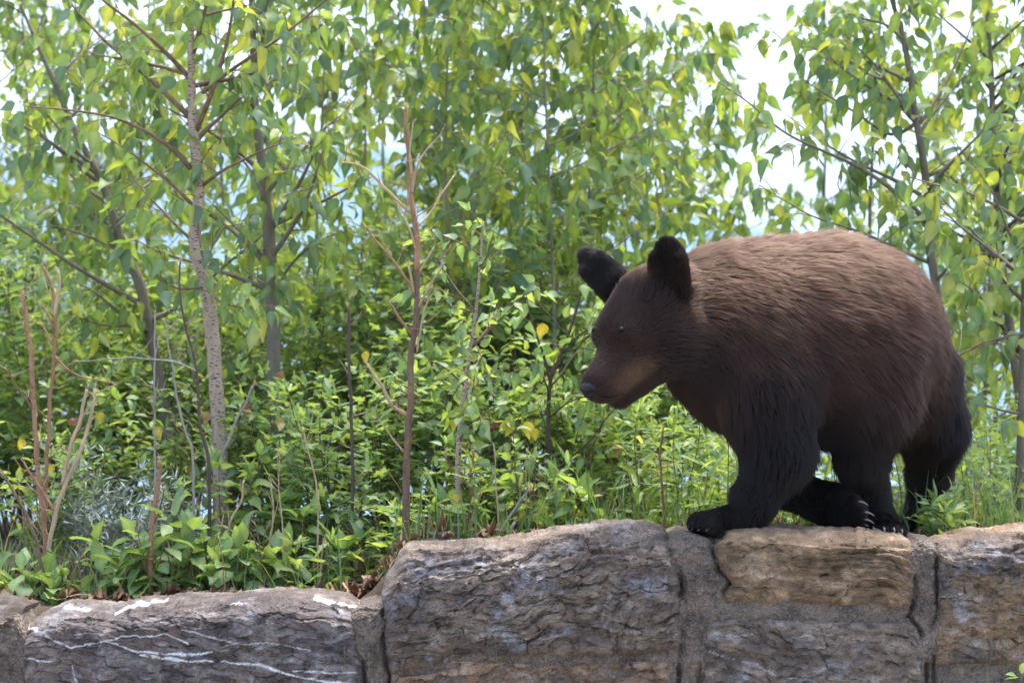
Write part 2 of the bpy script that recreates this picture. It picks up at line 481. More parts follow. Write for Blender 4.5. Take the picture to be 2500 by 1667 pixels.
wall = thing('stone_wall', (0.0, 0.2, 0.0), 'low roadside wall of split grey and tan stones with wide mortar joints', 'wall')
W0 = np.array((0.0, 0.2, 0.0))
vB = [([(118, 1549), (180, 1577), (262, 1560), (330, 1585), (420, 1592), (520, 1587)], 8, 0.95),
      ([(200, 1570), (300, 1553), (410, 1542), (440, 1555), (462, 1568)], 8, 0.85),
      ([(340, 1595), (450, 1605), (560, 1610), (640, 1618), (740, 1646), (830, 1662), (900, 1668)], 8.5, 0.95),
      ([(450, 1533), (520, 1552), (600, 1566), (660, 1568), (760, 1580)], 5.5, 0.6),
      ([(48, 1602), (90, 1603), (130, 1609)], 6, 0.9), ([(180, 1618), (186, 1648), (196, 1680)], 6, 0.6),
      ([(720, 1628), (800, 1634), (884, 1637)], 5, 0.7),
      ([(150, 1486), (212, 1493)], 8, .8), ([(280, 1500), (330, 1484), (390, 1478)], 11, .9),
      ([(770, 1464), (830, 1474), (868, 1488)], 10, .9), ([(52, 1541), (90, 1540)], 9, 0.9), ([(560, 1475), (590, 1471)], 5, 0.6)]
vC = [([(1180, 1352), (1166, 1390), (1160, 1412)], 5, 0.3), ([(1500, 1440), (1470, 1480), (1462, 1520), (1490, 1540)], 7, 0.18),
      ([(1230, 1548), (1290, 1562), (1360, 1548)], 7, 0.35)]
vE = [([(1715, 1580), (1790, 1600), (1850, 1622), (1890, 1650), (1980, 1662)], 6, 0.4), ([(1720, 1540), (1800, 1545), (1850, 1538)], 4, 0.35), ([(1900, 1560), (2010, 1550), (2120, 1560)], 4, 0.3)]
stones = [
 ('veined', dict(left=[(50, 1520), (47, 1700), (47, 1800)], right=[(874, 1470), (874, 1505), (884, 1590), (896, 1700), (900, 1800)],
    top=[(40, 1542), (55, 1537), (98, 1510), (153, 1490), (213, 1494), (272, 1500), (332, 1484), (383, 1481), (446, 1476), (553, 1476), (616, 1462), (765, 1464), (833, 1475), (867, 1490), (880, 1500)],
    bottom=[(0, 1790), (900, 1790)], seed=11, pal=GREY, chamfer=46, out_=0.03, tilt=-0.12, layers=40, ledge=0.006, chip=0.017, veins=vB, step=0.0022)),
 ('end', dict(left=[(-520, 1400), (-520, 1900)], right=[(43, 1400), (43, 1900)], top=[(-520, 1470), (-100, 1478), (20, 1482), (43, 1490)], bottom=[(-520, 1790), (50, 1790)],
    seed=23, pal=DARK, chamfer=25, out_=0.015, step=0.005)),
 ('big', dict(left=[(987, 1338), (958, 1387), (937, 1416), (928, 1452), (933, 1525), (937, 1593), (948, 1640)],
    right=[(1636, 1290), (1640, 1340), (1651, 1369), (1664, 1413), (1668, 1557), (1660, 1640)],
    top=[(925, 1418), (940, 1400), (958, 1376), (987, 1344), (1103, 1344), (1211, 1340), (1294, 1327), (1356, 1309), (1392, 1302), (1482, 1293), (1537, 1291), (1602, 1301), (1640, 1310), (1668, 1316)],
    bottom=[(920, 1588), (945, 1650), (990, 1648), (1060, 1632), (1100, 1602), (1250, 1606), (1400, 1612), (1600, 1606), (1668, 1585)], seed=37, pal=BROWN, chamfer=72, out_=0.04, tilt=0.16, layers=26, ledge=0.013, chip=0.028, veins=vC, step=0.0027)),
 ('under', dict(left=[(952, 1600), (960, 1800)], right=[(1652, 1590), (1652, 1800)], top=[(940, 1650), (1060, 1634), (1100, 1606), (1250, 1610), (1400, 1615), (1600, 1610), (1660, 1600)], bottom=[(940, 1790), (1660, 1790)],
    seed=41, pal=RUST, chamfer=8, out_=0.012, tilt=0.1, layers=30, ledge=0.012, chip=0.026, depth=0.2)),
 ('tan', dict(left=[(1742, 1290), (1737, 1340), (1753, 1392), (1784, 1426), (1763, 1441), (1762, 1490)], right=[(2234, 1300), (2237, 1340), (2237, 1434), (2230, 1490)],
    top=[(1730, 1318), (1760, 1307), (1791, 1297), (1830, 1295), (1944, 1304), (2098, 1310), (2174, 1319), (2212, 1322), (2240, 1328)], bottom=[(1740, 1477), (1906, 1480), (2021, 1485), (2240, 1487)],
    seed=53, pal=TAN, chamfer=26, out_=0.03, tilt=-0.06, layers=48, ledge=0.013, chip=0.016)),
 ('lower', dict(left=[(1716, 1490), (1712, 1518), (1704, 1594), (1711, 1800)], right=[(2212, 1490), (2228, 1510), (2250, 1541), (2266, 1594), (2262, 1800)],
    top=[(1700, 1517), (1745, 1507), (1791, 1502), (1950, 1506), (2212, 1507), (2260, 1512)], bottom=[(1700, 1790), (2270, 1790)],
    seed=67, pal=TAUPE, chamfer=14, out_=0.022, tilt=-0.16, layers=24, ledge=0.008, chip=0.022, veins=vE, depth=0.2)),
 ('corner', dict(left=[(2286, 1300), (2288, 1499), (2276, 1525), (2279, 1640)], right=[(3020, 1290), (3020, 1700)],
    top=[(2280, 1330), (2327, 1327), (2365, 1319), (2404, 1310), (2442, 1313), (2500, 1301), (2700, 1306), (3020, 1312)], bottom=[(2270, 1624), (2289, 1629), (2500, 1634), (3020, 1640)],
    seed=71, pal=[BROWN[0], TAN[1], BROWN[2], BROWN[3]], chamfer=50, out_=0.032, tilt=-0.25, layers=22, ledge=0.010, chip=0.026)),
 ('footing', dict(left=[(2300, 1640), (2300, 1800)], right=[(3020, 1640), (3020, 1800)], top=[(2290, 1655), (2600, 1660), (3020, 1664)], bottom=[(2290, 1790), (3020, 1790)],
    seed=79, pal=TAUPE, chamfer=10, out_=0.02, step=0.005, depth=0.2)),
]
lower = [(-520, -60, DARK), (-40, 520, GREY), (545, 1010, TAUPE), (1040, 1560, BROWN), (1590, 2080, GREY), (2110, 2560, TAN), (2590, 3020, BROWN)]
for q_, (a_, b_, pal_) in enumerate(lower):
    stones.append(('base', dict(left=[(a_, 1700), (a_, 2200)], right=[(b_, 1700), (b_, 2200)], top=[(a_, 1812), (b_, 1808)], bottom=[(a_, 2090), (b_, 2090)], seed=100 + q_, pal=pal_, chamfer=12, out_=0.025, step=0.012, depth=0.2)))
stone_labels = {'veined': 'grey stone crossed by white quartz veins', 'big': 'large grey brown stone with a sloping ledge', 'tan': 'tan layered stone', 'under': 'rusty orange stone under the big grey one'}
for key, kw in stones:
    V, F, C = make_stone(**kw)
    me = raw_mesh('stone', V - W0, F, m_stone, True, {'stone_color': C})
    try:
        me.set_sharp_from_angle(angle=math.radians(42))
    except Exception:
        pass
    o = link('stone', me, wall)
    if key in stone_labels: o['label'] = stone_labels[key]

# mortar core
m_mortar, nt, out = new_mat('mortar')
tc = nd(nt, 'ShaderNodeTexCoord')
n1 = nd(nt, 'ShaderNodeTexNoise'); n1.inputs['Scale'].default_value = 260; n1.inputs['Detail'].default_value = 4
n2 = nd(nt, 'ShaderNodeTexNoise'); n2.inputs['Scale'].default_value = 16; n2.inputs['Detail'].default_value = 5
v1 = nd(nt, 'ShaderNodeTexVoronoi'); v1.inputs['Scale'].default_value = 95
cr = nd(nt, 'ShaderNodeValToRGB')
cr.color_ramp.elements[0].position = 0.36; cr.color_ramp.elements[0].color = (0.05, 0.039, 0.032, 1)
cr.color_ramp.elements[1].position = 0.64; cr.color_ramp.elements[1].color = (0.25, 0.195, 0.15, 1)
mm = nd(nt, 'ShaderNodeMath', operation='MULTIPLY_ADD'); mm.inputs[1].default_value = 0.55
m2 = nd(nt, 'ShaderNodeMath', operation='MULTIPLY'); m2.inputs[1].default_value = 0.45
bp = nd(nt, 'ShaderNodeBump'); bp.inputs['Strength'].default_value = 1.0; bp.inputs['Distance'].default_value = 0.009
bs = nd(nt, 'ShaderNodeBsdfPrincipled'); bs.inputs['Roughness'].default_value = 0.95
for t_ in (n1, n2, v1): nt.links.new(tc.outputs['Object'], t_.inputs['Vector'])
nt.links.new(n2.outputs[0], m2.inputs[0]); nt.links.new(n1.outputs[0], mm.inputs[0]); nt.links.new(m2.outputs[0], mm.inputs[2])
nt.links.new(mm.outputs[0], cr.inputs[0]); nt.links.new(v1.outputs['Distance'], bp.inputs['Height'])
nt.links.new(cr.outputs[0], bs.inputs['Base Color']); nt.links.new(bp.outputs[0], bs.inputs['Normal']); nt.links.new(bs.outputs[0], out.inputs[0])
mtop = [(-530, 1500), (40, 1496), (60, 1560), (100, 1545), (300, 1530), (600, 1510), (850, 1500), (872, 1486), (905, 1476), (930, 1474), (950, 1450), (1000, 1400), (1300, 1370), (1620, 1330),
        (1645, 1312), (1672, 1303), (1700, 1307), (1745, 1316), (1800, 1330), (2200, 1345), (2232, 1332), (2255, 1321), (2285, 1322), (2330, 1345), (3030, 1345)]
mpx = np.concatenate([np.arange(-530, 860, 22), np.arange(860, 960, 4), np.arange(960, 1630, 14), np.arange(1630, 1800, 4), np.arange(1800, 2220, 12), np.arange(2220, 2310, 4), np.arange(2310, 3040, 22)]).astype(float)
nv = 130
tt = np.linspace(0, 1, nv)[:, None]
mt = polyx(mtop, mpx)[None, :]
mpy = mt + (2100 - mt) * (1 - tt) ** 1.7
X = np.repeat(((mpx - 1250) * S)[None, :], nv, 0); Z = CAM_Z - (mpy - 833.5) * S
P = np.stack([X, Z, np.zeros_like(X)], -1).reshape(-1, 3)
dz = (fbm(P * 34, 4, 3).reshape(X.shape) - 0.5) * 0.022 + (fbm(P * 95, 3, 5).reshape(X.shape) - 0.5) * 0.016
c = np.clip((Z - (Z[-1][None, :] - 0.03)) / 0.03, 0, 1)
Y = -0.004 - dz + 0.03 * c ** 2
_st = dict(stones[:7]); gap = np.full(mpy.shape, 60.0); MP = np.repeat(mpx[None, :], nv, 0)
def side(key, which): return polyy(_st[key][which], mpy)
for a_, b_ in (('veined', 'big'),):
    l_, r_ = side(a_, 'right'), side(b_, 'left'); m_ = (MP > l_ - 8) & (MP < r_ + 8); gap = np.where(m_, np.minimum(MP - l_, r_ - MP), gap)
l_, r_ = side('big', 'right'), np.where(mpy < 1495, side('tan', 'left'), side('lower', 'left')); m_ = (MP > l_ - 8) & (MP < r_ + 8); gap = np.where(m_, np.minimum(MP - l_, r_ - MP), gap)
l_, r_ = np.where(mpy < 1495, side('tan', 'right'), side('lower', 'right')), side('corner', 'left'); m_ = (MP > l_ - 8) & (MP < r_ + 8); gap = np.where(m_, np.minimum(MP - l_, r_ - MP), gap)
gap = gap + (fbm(P * 60, 3, 12).reshape(X.shape) - .5) * 9
Y = Y + 0.034 * np.exp(-np.maximum(gap, 0) / 3.6) * smooth(.34, .6, fbm(P * 14, 3, 44)).reshape(X.shape)
nbk = 10
tb = np.linspace(0, 1, nbk + 1)[1:, None]
Xb = np.repeat(X[-1][None, :], nbk, 0); Yb = Y[-1][None, :] + (0.41 - Y[-1][None, :]) * tb
Pb = np.stack([Xb, Yb, np.zeros_like(Xb)], -1).reshape(-1, 3)
Zb = Z[-1][None, :] + (fbm(Pb * 30, 4, 8).reshape(Xb.shape) - 0.5) * 0.016
V = np.concatenate([np.stack([X, Y, Z], -1), np.stack([Xb, Yb, Zb], -1), np.stack([Xb[-1:], Yb[-1:], np.zeros_like(Xb[-1:])], -1)]).reshape(-1, 3)
nu = len(mpx); rows = nv + nbk + 1
i = np.arange(rows - 1)[:, None] * nu + np.arange(nu - 1)[None, :]
F = np.stack([i, i + 1, i + nu + 1, i + nu], -1).reshape(-1, 4)
link('mortar', raw_mesh('mortar', V - W0, F, m_mortar, True), wall)

# small broken stone lying on the wall
bm = bmesh.new()
bmesh.ops.create_icosphere(bm, subdivisions=3, radius=0.024)
for v_ in bm.verts:
    q = np.array([v_.co[:]]) * 45
    k = 0.75 + 0.6 * float(fbm(q, 3, 4)[0])
    v_.co = Vector((v_.co.x * 1.15 * k, v_.co.y * k, max(v_.co.z * 0.62 * k, -0.007)))
me = bpy.data.meshes.new('loose_stone'); bm.to_mesh(me); bm.free()
ca = me.attributes.new('stone_color', 'FLOAT_COLOR', 'POINT')
ca.data.foreach_set('color', np.tile(np.array((0.3, 0.19, 0.11, 1.0), dtype=np.float32), len(me.vertices)))
me.materials.append(m_stone)
p_ = PT(2438, 1303, 0.2)
tag(link('loose_stone', me, None, (p_[0], 0.16, CAM_Z - (1308 - 833.5) * S * 1.0)), 'small brown chip of stone lying on top of the wall', 'stone')
# ------------------------------------------------------------------ the bear
B_YAW = math.radians(24)
AX = np.array((-math.cos(B_YAW), -math.sin(B_YAW), 0.0))      # towards the head
AL = np.array((math.sin(B_YAW), -math.cos(B_YAW), 0.0))       # towards its left flank (the camera's side)
AZ = np.array((0.0, 0.0, 1.0))
BACK, DOWN = -AX, -AZ
prims = []                                                     # each: kind, data, blend, flow, fur length, colour key
def ell(c, r, ax=(AX, AL, AZ), k=0.05, flow=BACK * 1.0 + DOWN * 0.35, fur=0.034, colr='body'):
    prims.append(('e', (np.asarray(c, float), np.asarray(r, float), np.stack(ax)), k, np.asarray(flow, float), fur, colr))
def cone(a, b, ra, rb, k=0.04, flow=None, fur=0.028, colr='body', flat=1.0):
    a, b = np.asarray(a, float), np.asarray(b, float)
    if flow is None:
        flow = b - a
    prims.append(('c', (a, b, ra, rb), k, np.asarray(flow, float), fur, colr))
def prim_d(pr, P):
    kind, d = pr[0], pr[1]
    if kind == 'e':
        q = (P - d[0]) @ d[2].T
        k0 = np.linalg.norm(q / d[1], axis=-1); k1 = np.linalg.norm(q / d[1] ** 2, axis=-1)
        return k0 * (k0 - 1) / np.maximum(k1, 1e-6)
    a, b, ra, rb = d
    ab = b - a
    t = np.clip(((P - a) @ ab) / (ab @ ab), 0, 1)
    return np.linalg.norm(P - a - t[..., None] * ab, axis=-1) - (ra + (rb - ra) * t)
def prim_box(pr, pad):
    kind, d = pr[0], pr[1]
    if kind == 'e':
        m = np.max(d[1]); return d[0] - m - pad, d[0] + m + pad
    a, b, ra, rb = d
    m = max(ra, rb); return np.minimum(a, b) - m - pad, np.maximum(a, b) + m + pad
def J(px, py, y): return PT(px, py, y)
def R_(px, y): return px * pxm(y)

# trunk
ell(J(1865, 830, .30), (.235, .185, .222), k=.06, fur=.036)                       # chest
ell(J(1990, 812, .36), (.27, .198, .236), k=.08, fur=.042)                        # ribs
ell(J(2062, 830, .42), (.222, .20, .232), k=.08, fur=.044)                       # rump
ell(J(1985, 932, .36), (.21, .145, .13), k=.08, fur=.045, colr='belly')           # belly
ell(J(1790, 735, .27), (.17, .135, .125), k=.07, fur=.036)                        # withers and neck root
ell(J(1815, 862, .24), (.14, .14, .165), k=.07, fur=.034, colr='dark')             # breast
# head frame
HF = np.array((-165.0, -135.0, -138.0)); HF /= np.linalg.norm(HF)
HS = np.cross(AZ, HF); HS /= np.linalg.norm(HS)                                    # its left (camera side)
HU = np.cross(HF, HS)
HC = J(1588, 790, .09)
hax = (HF, HS, HU)
def H(f, s, u): return HC + (HF * f + HS * s + HU * u) * 1.06e-3
hflow = -HF
# neck
cone(J(1640, 755, .15), J(1810, 800, .27), .112, .175, k=.06, flow=BACK + DOWN * .35, fur=.034)
cone(J(1640, 822, .12), J(1800, 870, .24), .085, .135, k=.06, flow=BACK * .8 + DOWN * .6, fur=.034, colr='dark')
ell(H(-25, 0, 30), (.106, .096, .094), hax, k=.04, flow=hflow, fur=.016, colr='head')          # cranium
ell(H(60, -6, 22), (.085, .084, .07), hax, k=.04, flow=hflow + HU * .3, fur=.010, colr='head')    # forehead
ell(H(8, 34, -44), (.096, .07, .08), hax, k=.05, flow=hflow - HU * .4, fur=.024, colr='cheek') # cheeks
ell(H(8, -34, -44), (.096, .07, .08), hax, k=.05, flow=hflow - HU * .4, fur=.024, colr='cheek')
cone(H(75, 0, -18), H(205, 0, -30), .062, .043, k=.03, flow=hflow + HU * .2, fur=.007, colr='muzzle')
cone(H(80, 24, -34), H(198, 17, -46), .038, .031, k=.025, flow=hflow, fur=.007, colr='muzzle')
cone(H(80, -24, -34), H(198, -17, -46), .038, .031, k=.025, flow=hflow, fur=.007, colr='muzzle')
cone(H(55, 0, -78), H(172, 0, -88), .05, .029, k=.02, flow=hflow, fur=.009, colr='chin')        # lower jaw
ell(H(100, 38, 42), (.03, .024, .02), hax, k=.02, flow=hflow, fur=.008, colr='head')           # brows
ell(H(100, -42, 38), (.03, .024, .02), hax, k=.02, flow=hflow, fur=.008, colr='head')
ell(H(232, 0, -27), (.022, .027, .02), hax, k=.012, flow=hflow, fur=0.0, colr='nose')
# ears: thin cups
def ear(base, tip, face, w, k=.02):
    up = tip - base; L = np.linalg.norm(up); up /= L
    fc = face - up * (face @ up); fc /= np.linalg.norm(fc)
    sd_ = np.cross(up, fc)
    for t_, wr in ((.25, .92), (.55, 1.0), (.78, .8)):
        ell(base + up * L * t_ , (L * .32, w * wr, .0135), (up, sd_, fc), k=k, flow=up, fur=.013, colr='ear')
    for sgn in (-1, 1):                                                                          # rolled rims
        cone(base + sd_ * sgn * w * .85 + fc * .008, base + up * L * .72 + sd_ * sgn * w * .78 + fc * .016, .016, .010, k=.015, flow=up, fur=.012, colr='ear')
ear(J(1640, 716, .035), J(1632, 594, .0), np.array((-.45, -.88, .1)), .044)
ear(J(1514, 706, .15), J(1427, 621, .19), np.array((-.25, -.95, .0)), .034)
cone(J(1505, 695, .15), J(1470, 668, .17), .034, .022, k=.02, flow=AZ, fur=.012, colr='ear')
# near (left) foreleg, planted
ell(J(1858, 900, .165), (.115, .085, .185), k=.028, flow=DOWN + BACK * .45, fur=.034)               # shoulder
cone(J(1880, 960, .17), J(1902, 1105, .15), .110, .078, k=.06, flow=DOWN + BACK * .2, fur=.030, colr='leg')
cone(J(1902, 1105, .15), J(1842, 1222, .12), .072, .047, k=.04, flow=DOWN, fur=.024, colr='leg')
cone(J(1840, 1222, .12), J(1822, 1256, .11), .046, .032, k=.03, flow=DOWN, fur=.018, colr='leg')
cone(J(1838, 1252, .11), J(1745, 1275, .07), .032, .031, k=.02, flow=AX, fur=.012, colr='paw')
paw_f = []
for i_, (tx, ty, yy) in enumerate(((1704, 1276, .115), (1700, 1282, .085), (1708, 1287, .058), (1724, 1289, .035), (1744, 1290, .022))):
    cone(J(1756, 1268, .07), J(tx, ty - 4, yy), .024, .0205, k=.004, flow=AX, fur=.007, colr='paw'); paw_f.append(J(tx, ty, yy))
# far foreleg, lifted and folded back
cone(J(1880, 1000, .40), J(1915, 1165, .34), .09, .050, k=.05, flow=DOWN, fur=.03, colr='leg')
cone(J(1918, 1182, .34), J(2030, 1235, .27), .044, .042, k=.035, flow=np.array((1., -.3, -.5)), fur=.022, colr='leg')
cone(J(2030, 1230, .27), J(2078, 1250, .24), .043, .038, k=.03, flow=np.array((1., -.3, -.5)), fur=.016, colr='paw')
paw_l = []
for tx, ty, yy in ((2082, 1222, .215), (2097, 1248, .205), (2096, 1266, .215), (2092, 1279, .235)):
    cone(J(2060, 1245, .24), J(tx, ty, yy), .024, .014, k=.01, flow=np.array((1., -.2, -.4)), fur=.008, colr='paw'); paw_l.append(J(tx, ty, yy))
# near hind leg, planted
ell(J(2122, 905, .315), (.135, .10, .18), k=.03, flow=DOWN * 1.0 + BACK * .5, fur=.040)            # thigh
cone(J(2100, 980, .33), J(2104, 1112, .33), .09, .054, k=.06, flow=DOWN + BACK * .2, fur=.034, colr='leg')
cone(J(2104, 1112, .33), J(2120, 1195, .38), .052, .043, k=.04, flow=DOWN, fur=.026, colr='leg')
cone(J(2116, 1195, .38), J(2148, 1270, .40), .045, .036, k=.03, flow=DOWN, fur=.02, colr='leg')
cone(J(2148, 1276, .40), J(2152, 1285, .30), .034, .030, k=.02, flow=-AL * -1.0, fur=.012, colr='paw')
paw_h = []
for tx, ty, yy in ((2108, 1292, .25), (2131, 1291, .228), (2156, 1291, .222), (2180, 1292, .23), (2199, 1295, .255)):
    cone(J(2148, 1283, .33), J(tx, ty, yy), .027, .0155, k=.008, flow=np.array((0., -1., -.2)), fur=.007, colr='paw'); paw_h.append(J(tx, ty, yy))
# far hind leg, trailing behind the wall
ell(J(2128, 850, .48), (.12, .14, .19), k=.09, fur=.044)
ell(J(2192, 905, .54), (.115, .105, .175), k=.10, flow=DOWN + BACK * .4, fur=.042)
cone(J(2245, 930, .57), J(2278, 1045, .60), .092, .078, k=.06, flow=DOWN, fur=.036, colr='leg')
cone(J(2278, 1045, .60), J(2270, 1150, .66), .070, .044, k=.04, flow=DOWN, fur=.03, colr='leg')
cone(J(2268, 1150, .66), J(2250, 1245, .66), .042, .036, k=.03, flow=DOWN, fur=.02, colr='leg')
cone(J(2250, 1255, .66), J(2222, 1285, .55), .036, .026, k=.02, flow=DOWN, fur=.012, colr='paw')
ell(J(2296, 900, .60), (.03, .028, .045), k=.03, flow=DOWN, fur=.03)                              # tail

def bear_field(P):
    d = np.full(P.shape[:-1], 1.0)
    for pr in prims:
        a = prim_d(pr, P); k = pr[2]
        h = np.maximum(k - np.abs(a - d), 0) / k
        d = np.minimum(a, d) - h * h * k * 0.25
    return d
# field on a grid, evaluated only near each primitive
RES = 0.0065
lo = np.min([prim_box(p, .03)[0] for p in prims], 0); hi = np.max([prim_box(p, .03)[1] for p in prims], 0)
dims = np.ceil((hi - lo) / RES).astype(int) + 1
gx, gy, gz = [lo[i] + np.arange(dims[i]) * RES for i in range(3)]
D = np.full(dims, 0.3, dtype=np.float32)
for pr in prims:
    a, b = prim_box(pr, .09)
    s0 = np.clip(((a - lo) / RES).astype(int), 0, dims - 1); s1 = np.clip(((b - lo) / RES).astype(int) + 1, 1, dims)
    sl = tuple(slice(s0[i], s1[i]) for i in range(3))
    P = np.stack(np.meshgrid(gx[sl[0]], gy[sl[1]], gz[sl[2]], indexing='ij'), -1)
    A = prim_d(pr, P); k = pr[2]; dd = D[sl]
    h = np.maximum(k - np.abs(A - dd), 0) / k
    D[sl] = np.minimum(A, dd) - h * h * k * 0.25
# surface nets
ins = D < 0
cnt = np.zeros(np.array(dims) - 1, dtype=np.int8)
acc = np.zeros(tuple(np.array(dims) - 1) + (3,)); num = np.zeros(np.array(dims) - 1)
corners = [(i, j, k) for i in (0, 1) for j in (0, 1) for k in (0, 1)]
def cs(c): return tuple(slice(c[i], c[i] + dims[i] - 1) for i in range(3))
for c0 in corners:
    for axn in range(3):
        if c0[axn] == 0:
            c1 = list(c0); c1[axn] = 1
            d0, d1 = D[cs(c0)], D[cs(c1)]
            cr_ = (d0 < 0) != (d1 < 0)
            t = np.where(cr_, d0 / np.where(cr_, d0 - d1, 1), 0)
            for q in range(3):
                acc[..., q] += np.where(cr_, c0[q] + (t if q == axn else 0), 0)
            num += cr_
act = num > 0
vid = -np.ones(act.shape, dtype=np.int64)
vid[act] = np.arange(act.sum())
cells = np.argwhere(act)
BV = lo + (cells + acc[act] / num[act][:, None]) * RES
quads = []
for axn in range(3):
    o1, o2 = [(1, 2), (2, 0), (0, 1)][axn]
    sl0 = [slice(1, dims[i] - 1) for i in range(3)]; sl0[axn] = slice(0, dims[axn] - 1)
    sl1 = list(sl0); sl1[axn] = slice(1, dims[axn])
    a, b = ins[tuple(sl0)], ins[tuple(sl1)]
    e = np.argwhere(a != b); flip = a[a != b]
    base = e.copy()
    for q in range(3):
        if q != axn: base[:, q] += 1
    def at_(d1, d2):
        g = base.copy(); g[:, o1] -= d1; g[:, o2] -= d2
        return vid[g[:, 0], g[:, 1], g[:, 2]]
    Q = np.stack([at_(0, 0), at_(1, 0), at_(1, 1), at_(0, 1)], 1)
    Q[~flip] = Q[~flip][:, ::-1]
    quads.append(Q)
BF = np.vstack(quads)
BF = BF[(BF >= 0).all(1)]
# normals from the field
g = np.gradient(D, RES)
def grid_at(A, P):
    f = (P - lo) / RES; i = np.clip(np.floor(f).astype(int), 0, dims - 2); f = f - i
    r = 0
    for dx, dy, dz in corners:
        w = (f[:, 0] if dx else 1 - f[:, 0]) * (f[:, 1] if dy else 1 - f[:, 1]) * (f[:, 2] if dz else 1 - f[:, 2])
        r = r + w * A[i[:, 0] + dx, i[:, 1] + dy, i[:, 2] + dz]
    return r
def field_normal(P):
    n = np.stack([grid_at(g[q], P) for q in range(3)], 1)
    return n / np.maximum(np.linalg.norm(n, axis=1), 1e-9)[:, None]

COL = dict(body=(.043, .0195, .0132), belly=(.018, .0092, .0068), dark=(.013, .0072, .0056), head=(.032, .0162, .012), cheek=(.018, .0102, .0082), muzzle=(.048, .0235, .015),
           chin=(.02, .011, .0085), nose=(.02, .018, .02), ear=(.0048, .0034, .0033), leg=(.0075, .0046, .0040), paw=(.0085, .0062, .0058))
def blend_at(P, soft=0.022):
    W = np.zeros(len(P)); fl = np.zeros((len(P), 3)); ln = np.zeros(len(P)); cc = np.zeros((len(P), 3))
    for pr in prims:
        w = np.exp(-np.clip(prim_d(pr, P), -.03, 1) / soft)
        f = pr[3] / np.linalg.norm(pr[3])
        W += w; fl += w[:, None] * f; ln += w * pr[4]; cc += w[:, None] * np.array(COL[pr[5]])
    return fl / W[:, None], ln / W, cc / W[:, None]
def coat_colour(P, cc):
    # saddle along the back (bleached fur plus painted sunlight), tan patch on the muzzle side, dark lower flanks
    pxs = np.stack([P[:, 0] / (S * (P[:, 1] + 8) / 8) + 1250, 833.5 - (P[:, 2] - CAM_Z) / (S * (P[:, 1] + 8) / 8)], 1)
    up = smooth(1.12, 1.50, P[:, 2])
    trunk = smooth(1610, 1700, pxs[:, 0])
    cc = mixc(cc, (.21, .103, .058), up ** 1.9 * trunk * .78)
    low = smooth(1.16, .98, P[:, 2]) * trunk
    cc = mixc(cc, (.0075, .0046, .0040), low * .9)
    c0 = H(140, 32, -46)
    d = np.linalg.norm((P - c0) @ np.stack(hax).T / np.array((.085, .05, .036)), axis=1)
    cc = mixc(cc, (.30, .17, .075), (1 - smooth(.0, 1.3, d)) * .62)
    ek = np.zeros(len(P))
    for pr in prims:
        if pr[5] == 'ear': ek = np.maximum(ek, 1 - smooth(.0, .03, prim_d(pr, P)))
    cc = mixc(cc, (.0055, .0038, .0035), ek * .85)
    c1 = H(-55, 5, 120)
    d = np.linalg.norm((P - c1) / .07, axis=1)
    cc = mixc(cc, (.2, .095, .042), (1 - smooth(.3, 1.2, d)) * .55)
    return cc

m_skin, nt, out = new_mat('bear_hide')
at = nd(nt, 'ShaderNodeAttribute', attribute_name='coat')
bs = nd(nt, 'ShaderNodeBsdfPrincipled'); bs.inputs['Roughness'].default_value = 0.8; bs.inputs['Specular IOR Level'].default_value = 0.15
nt.links.new(at.outputs['Color'], bs.inputs['Base Color']); nt.links.new(bs.outputs[0], out.inputs[0])

B0 = J(2000, 1310, .3)
bear = thing('bear', B0, 'brown coated young bear walking along the top of the stone wall', 'bear')
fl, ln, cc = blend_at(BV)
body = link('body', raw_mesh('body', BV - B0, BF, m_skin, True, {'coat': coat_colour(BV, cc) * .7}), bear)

# fur strands
NS = 230000
tri = np.vstack([BF[:, [0, 1, 2]], BF[:, [0, 2, 3]]])
e1, e2 = BV[tri[:, 1]] - BV[tri[:, 0]], BV[tri[:, 2]] - BV[tri[:, 0]]
area = 0.5 * np.linalg.norm(np.cross(e1, e2), axis=1)
cen = BV[tri].mean(1)
_, tl_, _ = blend_at(cen)
dens = area * np.where(tl_ < .014, 2.3, 1.0) * np.where(tl_ < .004, 0.0, 1.0)
pick = rng.choice(len(tri), NS, p=dens / dens.sum())
r1, r2 = rng.random(NS), rng.random(NS)
sw = r1 + r2 > 1; r1[sw], r2[sw] = 1 - r1[sw], 1 - r2[sw]
P0 = BV[tri[pick, 0]] + e1[pick] * r1[:, None] + e2[pick] * r2[:, None]
N0 = field_normal(P0)
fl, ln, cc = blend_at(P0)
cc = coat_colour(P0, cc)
def vec_noise(P, f, seed): return np.stack([fbm(P * f, 2, seed + q * 31) - .5 for q in range(3)], 1) * 2
lockn = vec_noise(P0, 26, 3); wav = vec_noise(P0, 9, 77)
fl = fl + lockn * .34 + wav * .4 + rng.normal(0, .13, (NS, 3))
fl = fl - N0 * (fl * N0).sum(1)[:, None]
fl /= np.maximum(np.linalg.norm(fl, axis=1), 1e-6)[:, None]
lift = np.clip(.40 + .30 * (fbm(P0 * 22, 2, 9) - .5) + rng.normal(0, .10, NS), .12, .95)
length = ln * (.65 + .5 * rng.random(NS)) * (.6 + .8 * fbm(P0 * 18, 2, 15)) * 1.3 * np.where((rng.random(NS) < .1) & (ln > .025), 1.5, 1.0)
